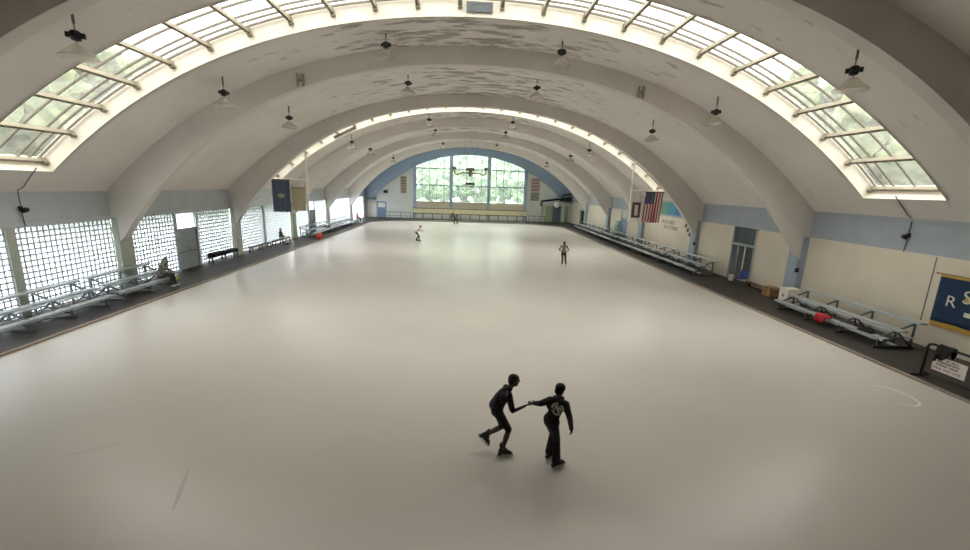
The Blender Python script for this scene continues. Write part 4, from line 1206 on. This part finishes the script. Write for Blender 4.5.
# ---- skater with dark short hair, leaning forward (profile to the right)
org = (.40, 7.0, 0)
p1 = thing('person', 'dark haired skater in dark top leaning forward with one skate lifted behind', 'person', org)
pel, che, nek, hc = V(.325, 7.0, .95), V(.435, 7.0, 1.20), V(.535, 7.0, 1.355), V(.622, 7.0, 1.525)
shR, elR, wrR = V(.525, 6.83, 1.30), V(.60, 6.84, .985), V(.815, 6.775, 1.135)
shL, elL, wrL = V(.50, 7.17, 1.29), V(.40, 7.26, 1.03), V(.345, 7.21, .80)
hiR, knR, anR = V(.34, 6.91, .92), V(.555, 6.89, .575), V(.455, 6.92, .165)
hiL, knL, anL = V(.34, 7.09, .92), V(.455, 7.08, .535), V(.165, 7.15, .315)
hs, fr = head_shapes(hc, (1, .12, -.12), (0, 0, 1), 1.02)
handR = hand(wrR, (V(.90, 6.74, 1.205) - wrR), (0, -.3, -1), 1, 1.0, .55)
body = [('c', pel + V(0, -.06, 0), pel + V(0, .06, 0), .105, .105), ('c', pel, lerp(pel, che, .5), .10, .088), ('c', lerp(pel, che, .5), che, .092, .105),
        ('c', che + V(.02, -.08, .03), che + V(.02, .08, .03), .088, .088), ('c', shL, shR, .052, .052), ('c', nek - V(.03, 0, .05), hc - V(.02, 0, .06), .056, .052),
        ('c', shR, elR, .048, .036), ('c', elR, wrR, .037, .024), ('c', shL, elL, .048, .036), ('c', elL, wrL, .037, .024),
        ('c', hiR, knR, .083, .054), ('c', knR, lerp(knR, anR, .4), .052, .055), ('c', lerp(knR, anR, .35), anR, .054, .036),
        ('c', hiL, knL, .083, .054), ('c', knL, lerp(knL, anL, .4), .052, .055), ('c', lerp(knL, anL, .35), anL, .054, .036)] + hs + handR + hand(wrL, (-.1, -.05, -1), (1, 0, .2), -1, 1.0, .4)
put(skin_mesh(body, .0065, 2), 'body', M_SKIND, p1, org)
eyes(None, fr, 1.02).build('eyes', M_EYE, p1, org)
c, f, u, s = fr
hair = [('e', c + u*.036 - f*.022, (.098, .088, .090), Matrix((f, s, u)).transposed()), ('e', c - u*.02 - f*.055, (.060, .078, .068), Matrix((f, s, u)).transposed())]
put(skin_mesh(hair, .009, 2), 'hair', M_HAIRD, p1, org)
top = [('c', pel + V(-.005, -.055, .03), pel + V(-.005, .055, .03), .121, .121), ('c', pel, lerp(pel, che, .5), .117, .106), ('c', lerp(pel, che, .5), che, .108, .122), ('c', che + V(.02, -.08, .03), che + V(.02, .08, .03), .104, .104),
       ('c', shL, shR, .067, .067), ('c', shR, lerp(shR, elR, .86), .066, .056), ('c', shL, lerp(shL, elL, .86), .066, .056), ('c', che + V(.0, 0, .06), nek + V(.01, 0, .01), .105, .062), ('c', pel + V(-.035, 0, .08), che + V(-.045, 0, .0), .118, .110)]
put(skin_mesh(top, .009, 2), 'shirt', M_SHIRT, p1, org)
shorts = [('c', pel + V(0, -.06, -.01), pel + V(0, .06, -.01), .119, .119), ('c', hiR, lerp(hiR, knR, .95), .098, .068), ('c', hiL, lerp(hiL, knL, .95), .098, .068), ('c', pel, lerp(pel, che, .3), .110, .098)]
put(skin_mesh(shorts, .009, 2), 'shorts', M_LEGG, p1, org)
skate('skate', anR, (1, -.02, 0), (0, 0, 1), p1, org)
skate('skate', anL, (.66, -.1, -.75), (.75, 0, .66), p1, org)

# ---- skater in hoodie seen from behind
org = (1.36, 6.65, 0)
p2 = thing('person', 'skater in dark hoodie with pale round back print, arm stretched back to partner', 'person', org)
pel, che, nek, hc = V(1.265, 6.56, .97), V(1.345, 6.58, 1.22), V(1.385, 6.64, 1.375), V(1.425, 6.70, 1.512)
shL, elL, wrL = V(1.225, 6.58, 1.365), V(1.035, 6.46, 1.365), V(.968, 6.67, 1.25)
shR, elR, wrR = V(1.490, 6.51, 1.325), V(1.580, 6.50, 1.05), V(1.632, 6.54, .82)
hiL, knL, anL = V(1.245, 6.63, .92), V(1.385, 6.84, .555), V(1.345, 6.86, .165)
hiR, knR, anR = V(1.295, 6.49, .92), V(1.405, 6.64, .55), V(1.418, 6.60, .165)
hs, fr = head_shapes(hc, (.80, .55, -.22), (.12, .05, 1), .98)
body = [('c', lerp(hiL, hiR, .2) + V(0, 0, .04), lerp(hiL, hiR, .8) + V(0, 0, .04), .103, .103), ('c', pel, lerp(pel, che, .5), .098, .09), ('c', lerp(pel, che, .5), che, .092, .105), ('c', che + V(-.08, .01, .05), che + V(.08, -.02, .04), .088, .088),
        ('c', shL, shR, .05, .05), ('c', nek - V(.02, .02, .06), hc - V(.01, .01, .05), .054, .05), ('c', shL, elL, .046, .035), ('c', elL, wrL, .036, .024), ('c', shR, elR, .046, .035), ('c', elR, wrR, .036, .024),
        ('c', hiL, knL, .08, .052), ('c', knL, lerp(knL, anL, .4), .05, .052), ('c', lerp(knL, anL, .35), anL, .052, .036), ('c', hiR, knR, .08, .052), ('c', knR, lerp(knR, anR, .4), .05, .052), ('c', lerp(knR, anR, .35), anR, .052, .036)] \
       + hs + hand(wrL, (V(.90, 6.74, 1.205) - wrL), (.2, -.5, .8), 1, .95, .6) + hand(wrR, (.15, .2, -1), (-.6, .6, .1), 1, .95, .45)
put(skin_mesh(body, .0065, 2), 'body', M_SKIND, p2, org)
eyes(None, fr, .98).build('eyes', M_EYE, p2, org)
c, f, u, s = fr
put(skin_mesh([('e', c + u*.034 - f*.024, (.093, .083, .085), Matrix((f, s, u)).transposed()), ('e', c - u*.03 - f*.055, (.055, .072, .07), Matrix((f, s, u)).transposed())], .009, 2), 'hair', M_HAIRD, p2, org)
hood = [('c', lerp(hiL, hiR, .2) + V(0, 0, .06), lerp(hiL, hiR, .8) + V(0, 0, .06), .124, .124), ('c', pel + V(0, 0, .04), lerp(pel, che, .5), .122, .116), ('c', lerp(pel, che, .5), che, .116, .126), ('c', che + V(-.08, .01, .05), che + V(.08, -.02, .04), .108, .108),
        ('c', shL, shR, .068, .068), ('c', shL, elL, .066, .054), ('c', elL, lerp(elL, wrL, .97), .054, .04), ('c', shR, elR, .066, .054), ('c', elR, lerp(elR, wrR, .97), .054, .04),
        ('c', nek + V(-.07, -.05, -.03), nek + V(.05, -.07, -.04), .058, .058), ('c', nek + V(-.06, .0, .0), nek + V(-.02, -.06, .01), .05, .05), ('c', nek + V(.06, .0, -.01), nek + V(.02, -.06, .01), .05, .05)]
me = skin_mesh(hood, .0085, 2)
ho = put(me, 'hoodie', [M_HOOD, M_PRINT], p2, org)
# print on the back: a blotchy ring and inner figure, as faces of the cloth
cen = lerp(pel, che, 1.12) + V(-.012, -.1, .0) - Vector(org); ex = (shR - shL).normalized(); ez = (che - pel).normalized()
for p in me.polygons:
    q = p.center - cen
    if p.normal.y > -.25: continue
    x, z = q.dot(ex), q.dot(ez); r = math.hypot(x, z); a = math.atan2(z, x)
    ring = .082 < r < .115 and math.sin(a*3+.5) > -.8
    inner = r < .07 and noise.noise(Vector((x*32, 1.3, z*32))) > -.12
    if ring or inner: p.material_index = 1
pants = [('c', lerp(hiL, hiR, .2) + V(0, 0, .02), lerp(hiL, hiR, .8) + V(0, 0, .02), .118, .118), ('c', hiL, knL, .096, .070), ('c', knL, lerp(knL, anL, .55), .069, .074), ('c', lerp(knL, anL, .5), anL + V(0, .0, -.03), .074, .082),
         ('c', hiR, knR, .096, .070), ('c', knR, lerp(knR, anR, .55), .069, .074), ('c', lerp(knR, anR, .5), anR + V(0, 0, -.03), .074, .082)]
put(skin_mesh(pants, .009, 2), 'trousers', M_PANTS, p2, org)
skate('skate', anL, (.75, .66, 0), (0, 0, 1), p2, org)
skate('skate', anR, (.92, .38, 0), (0, 0, 1), p2, org)

# ---- the other people, smaller in the photo
def figure(label, base, J, cols, face, r=1.0, voxel=.017, skates=None, hair=M_HAIRD, hairlong=False, hood=False, wide=1.0):
    """J: pel che nek head shL elL wrL shR elR wrR hiL knL anL hiR knR anR relative to base; cols: top, legs, skin, shoes"""
    b = Vector(base); j = {k: b + Vector(v) for k, v in J.items()}
    t = thing('person', label, 'person', base)
    w = wide
    S_ = []; reg = []
    def add(m, *sh):
        for q in sh: S_.append(q); reg.append(m)
    hs, fr = head_shapes(j['head'], face, (0, 0, 1), r)
    add(0, ('c', lerp(j['hiL'], j['hiR'], .2) + V(0, 0, .09), lerp(j['hiL'], j['hiR'], .8) + V(0, 0, .09), .105*r*w, .105*r*w), ('c', j['pel'] + V(0, 0, .06), lerp(j['pel'], j['che'], .5), .108*r*w, .10*r*w), ('c', lerp(j['pel'], j['che'], .5), j['che'], .10*r*w, .118*r*w),
        ('c', lerp(j['shL'], j['shR'], .22), lerp(j['shL'], j['shR'], .78), .085*r*w, .085*r*w), ('c', j['shL'], j['shR'], .06*r*w, .06*r*w))
    for k in 'LR':
        add(0, ('c', j['sh'+k], j['el'+k], .058*r*w, .046*r*w), ('c', j['el'+k], lerp(j['el'+k], j['wr'+k], .9), .046*r*w, .036*r*w))
        add(1, ('c', j['hi'+k], j['kn'+k], .09*r, .064*r), ('c', j['kn'+k], j['an'+k], .063*r, .048*r))
        d = (j['wr'+k] - j['el'+k]).normalized()
        for q in hand(j['wr'+k], d, (0, 0, -1) if abs(d.z) < .8 else (face[0], face[1], 0), 1 if k == 'R' else -1, 1.05*r, .5): add(2, q)
    add(2, ('c', j['nek'] - V(0, 0, .05), j['head'] - V(0, 0, .06), .054*r, .052*r)); add(2, *hs)
    fd = Vector((face[0], face[1], 0)).normalized()
    me = skin_mesh(S_, voxel, 2)
    P = np.array([p.center[:] for p in me.polygons]); best = np.full(len(P), 1e9); idx = np.zeros(len(P), int)
    for sh, m in zip(S_, reg):
        if sh[0] == 'c':
            dd = seg_dist(P, sh[1], sh[2]) - (sh[3]+sh[4])/2
        else: dd = np.linalg.norm(P - np.array(sh[1]), axis=1) - sum(sh[2])/3
        k = dd < best; best[k] = dd[k]; idx[k] = m
    put(me, 'body', [cols[0], cols[1], cols[2]], t, base)
    me.polygons.foreach_set('material_index', idx.astype(np.int32))
    c, f, u, s = fr; RM = Matrix((f, s, u)).transposed()
    if hood:
        hm = skin_mesh([('e', c + u*.03*r - f*.03*r, (.13*r, .125*r, .135*r), RM), ('c', c + u*.08*r - f*.05*r, c + u*.24*r - f*.05*r, .09*r, .025*r), ('c', c - u*.14*r - f*.05*r, c - u*.04*r - f*.04*r, .15*r, .115*r)], .014, 2); put(hm, 'hood', cols[0], t, base)
    else:
        hh = [('e', c + u*.036*r - f*.024*r, (.095*r, .086*r, .086*r), RM), ('e', c - u*.02*r - f*.056*r, (.056*r, .074*r, .068*r), RM)]
        if hairlong: hh.append(('c', c - f*.085*r, c - f*.12*r - u*.22*r, .05*r, .03*r))
        put(skin_mesh(hh, .013, 2), 'hair', hair, t, base)
    for k in 'LR':
        toe = skates[0 if k == 'L' else 1] if skates else fd
        if skates: skate('skate', j['an'+k], toe, (0, 0, 1) if abs(Vector(toe).normalized().z) < .5 else (fd.x, fd.y, .4), t, base, cols[3])
        else:
            a = j['an'+k]; sm = skin_mesh([('c', a - V(0, 0, .02), a - V(0, 0, .045), .05, .045), ('c', a - V(0, 0, .045) - fd*.02, a - V(0, 0, .055) + fd*.15, .043, .034)], .012, 2); put(sm, 'shoe', cols[3], t, base)
    return t
def stand(face_deg, r=1.0, dz=0.0):
    """upright joints; face direction in degrees from +x; returned dict relative to the feet"""
    a = math.radians(face_deg); f = V(math.cos(a), math.sin(a), 0); l = V(-math.sin(a), math.cos(a), 0)
    def P(x, y, z): return f*x*r + l*y*r + V(0, 0, z*r + dz)
    return P
c_tan = mat('tan_jersey', '#8f8273', .85, vary=.1); c_brown = mat('dark_brown_trousers', '#3a322b', .85, vary=.1)
P = stand(-95, 1.0)
figure('skater in tan top and dark trousers standing alone with hands together', (6.08, 26.54, 0),
       dict(pel=P(0,0,.98), che=P(.02,0,1.25), nek=P(.02,0,1.44), head=P(.05,0,1.60), shL=P(0,.18,1.40), elL=P(.02,.31,1.15), wrL=P(.20,.13,1.06), shR=P(0,-.18,1.40), elR=P(.02,-.31,1.15), wrR=P(.20,-.13,1.06),
            hiL=P(0,.09,.96), knL=P(.05,.14,.56), anL=P(-.02,.20,.165), hiR=P(0,-.09,.96), knR=P(.05,-.06,.56), anR=P(0,-.06,.165)), (c_tan, c_brown, M_SKIND, M_SKATEW), (.05, -1, -.1), .97, skates=((.1, -1, 0), (-.1, -1, 0)))
c_pink = mat('pale_pink_top', '#cdb0b4', .85, vary=.08); c_dk = mat('dark_grey_cloth', '#34302d', .85, vary=.12)
P = stand(10, 1.0)
figure('skater in pale pink top bending forward in the middle of the ice', (-4.74, 37.35, 0),
       dict(pel=P(-.18,0,.86), che=P(.04,0,1.08), nek=P(.14,0,1.22), head=P(.24,0,1.35), shL=P(.10,.17,1.18), elL=P(.30,.22,1.0), wrL=P(.50,.20,1.05), shR=P(.10,-.17,1.18), elR=P(.28,-.24,.98), wrR=P(.46,-.24,.92),
            hiL=P(-.18,.09,.84), knL=P(.08,.10,.54), anL=P(-.12,.12,.165), hiR=P(-.18,-.09,.84), knR=P(.10,-.10,.52), anR=P(.10,-.14,.165)), (c_pink, c_dk, M_SKINL, M_SKATE), (1, .1, -.2), .93, skates=((1, 0, 0), (1, -.1, 0)))
P = stand(180, 1.0)
figure('skater in dark clothes leaning near the end barrier with one leg behind', (-2.0, 55.7, 0),
       dict(pel=P(0,0,.92), che=P(.16,0,1.15), nek=P(.22,0,1.32), head=P(.28,0,1.47), shL=P(.18,.17,1.27), elL=P(.28,.26,1.05), wrL=P(.44,.24,1.0), shR=P(.18,-.17,1.27), elR=P(.05,-.30,1.08), wrR=P(-.06,-.36,.90),
            hiL=P(0,.09,.90), knL=P(.12,.09,.53), anL=P(.0,.09,.165), hiR=P(0,-.09,.90), knR=P(-.15,-.10,.53), anR=P(-.36,-.12,.17)), (c_dk, c_dk, M_SKIND, M_SKATE), (-1, 0, -.1), .97, skates=((-1, 0, 0), (-1, 0, -.05)))
P = stand(-90, 1.0)
figure('person in black standing behind the yellowish end barrier', (-1.85, 61.9, FZ+.008),
       dict(pel=P(0,0,.96), che=P(.03,0,1.22), nek=P(.04,0,1.42), head=P(.06,0,1.58), shL=P(.02,.18,1.38), elL=P(.14,.26,1.12), wrL=P(.30,.14,1.08), shR=P(.02,-.18,1.38), elR=P(.05,-.25,1.10), wrR=P(.08,-.24,.86),
            hiL=P(0,.09,.94), knL=P(.02,.10,.50), anL=P(0,.11,.085), hiR=P(0,-.09,.94), knR=P(.02,-.10,.50), anR=P(0,-.11,.085)), (M_BLACK, c_dk, M_SKIND, M_SKATE), (0, -1, 0), 1.0)
# seated, hooded
c_camo = mat('grey_green_patterned_coat', '#777a74', .9, vary=.45, scale=9)
c_jean = mat('dark_trousers', '#3d3f45', .85, vary=.15)
P = stand(15, 1.0)
figure('person in grey patterned hooded coat sitting on the end of the short bleacher', (-14.18, 19.02, FZ+.008),
       dict(pel=P(-.10,0,.53), che=P(.0,0,.82), nek=P(.06,0,1.0), head=P(.14,0,1.13), shL=P(.02,.18,.96), elL=P(.14,.24,.72), wrL=P(.34,.12,.66), shR=P(.02,-.18,.96), elR=P(.14,-.24,.72), wrR=P(.34,-.10,.66),
            hiL=P(-.08,.09,.50), knL=P(.34,.11,.52), anL=P(.40,.12,.085), hiR=P(-.08,-.09,.50), knR=P(.34,-.11,.52), anR=P(.30,-.12,.085)), (c_camo, c_jean, M_SKINL, M_SKATEW), (1, .2, -.35), 1.02, hood=True, wide=1.38)
c_jk = mat('dark_olive_jacket', '#4a4b48', .9, vary=.15); c_pale = mat('pale_trousers', '#b8b9b6', .85, vary=.08)
P = stand(0, 1.0)
figure('person in dark jacket and pale trousers sitting by the glass blocks under the blue flag', (-15.18, 33.3, FZ+.008),
       dict(pel=P(.02,0,.525), che=P(.05,0,.79), nek=P(.07,0,.98), head=P(.10,0,1.13), shL=P(.05,.18,.94), elL=P(.12,.22,.68), wrL=P(.33,.12,.60), shR=P(.05,-.18,.94), elR=P(.12,-.22,.68), wrR=P(.33,-.12,.60),
            hiL=P(.04,.09,.507), knL=P(.46,.10,.50), anL=P(.48,.11,.085), hiR=P(.04,-.09,.507), knR=P(.46,-.10,.50), anR=P(.46,-.11,.085)), (c_jk, c_pale, M_SKINL, M_SKATE), (1, -.2, 0), 1.0)
c_rd = mat('red_pink_jacket', '#c4505c', .85, vary=.1)
figure('person in red jacket sitting at the far end of the bleachers by the glass blocks', (-14.6, 54.2, FZ+.008),
       dict(pel=P(.02,0,.56), che=P(.05,0,.86), nek=P(.07,0,1.05), head=P(.10,0,1.20), shL=P(.05,.18,1.0), elL=P(.14,.24,.76), wrL=P(.33,.12,.66), shR=P(.05,-.18,1.0), elR=P(.14,-.24,.76), wrR=P(.33,-.12,.66),
            hiL=P(.04,.09,.53), knL=P(.46,.10,.53), anL=P(.48,.11,.085), hiR=P(.04,-.09,.53), knR=P(.46,-.10,.53), anR=P(.52,-.11,.085)), (c_rd, c_dk, M_SKINL, M_SKATEW), (1, -.4, 0), 1.0)
mb = MB()
t = thing('stool', 'low white stool under the person in the red jacket', 'stool', (-14.58, 54.2, FZ))
mb = MB(); mb.box((-.2, -.22, .375), (.2, .22, .42)); mb.build('seat', M_WHITE, t)
for (x, y) in ((-.16, -.18), (.16, -.18), (-.16, .18), (.16, .18)):
    mb = MB(); mb.tube([(x, y, .375), (x*1.1, y*1.1, .003)], .018, 8); mb.build('leg', M_STEEL, t)
# ------------------------------------------------------------------ daylight
W = bpy.data.worlds.new('overcast_sky'); S.world = W; W.use_nodes = True
nt = W.node_tree; bg = nt.nodes['Background']
bg.inputs['Strength'].default_value = 42.0
tc = nt.nodes.new('ShaderNodeTexCoord'); sx = nt.nodes.new('ShaderNodeSeparateXYZ')
nt.links.new(tc.outputs['Generated'], sx.inputs[0])
rp = nt.nodes.new('ShaderNodeValToRGB')
rp.color_ramp.elements[0].position = 0.0; rp.color_ramp.elements[0].color = (.88, .89, .90, 1)
rp.color_ramp.elements[1].position = .6; rp.color_ramp.elements[1].color = (1.0, .98, .955, 1)
nt.links.new(sx.outputs['Z'], rp.inputs['Fac']); nt.links.new(rp.outputs['Color'], bg.inputs['Color'])

# ------------------------------------------------------------------ camera
f_px, yaw, pitch, roll = 410.94, .0471122, .2100, .0325373
cy, sy = math.cos(yaw), math.sin(yaw)
F = Vector((sy, cy, 0)); Rr = Vector((cy, -sy, 0)); U = Vector((0, 0, 1))
F2 = F*math.cos(pitch) - U*math.sin(pitch); U2 = U*math.cos(pitch) + F*math.sin(pitch)
R3 = Rr*math.cos(roll) + U2*math.sin(roll); U3 = -Rr*math.sin(roll) + U2*math.cos(roll)
cam = bpy.data.cameras.new('camera'); cam.sensor_fit = 'HORIZONTAL'; cam.sensor_width = 36
cam.lens = f_px/970*36; cam.clip_end = 500; cam.clip_start = .05
co = bpy.data.objects.new('camera', cam); C.objects.link(co)
m = Matrix((R3, U3, -F2)).transposed().to_4x4(); m.translation = Vector((-.31, 0, 5.0))
co.matrix_world = m
S.camera = co
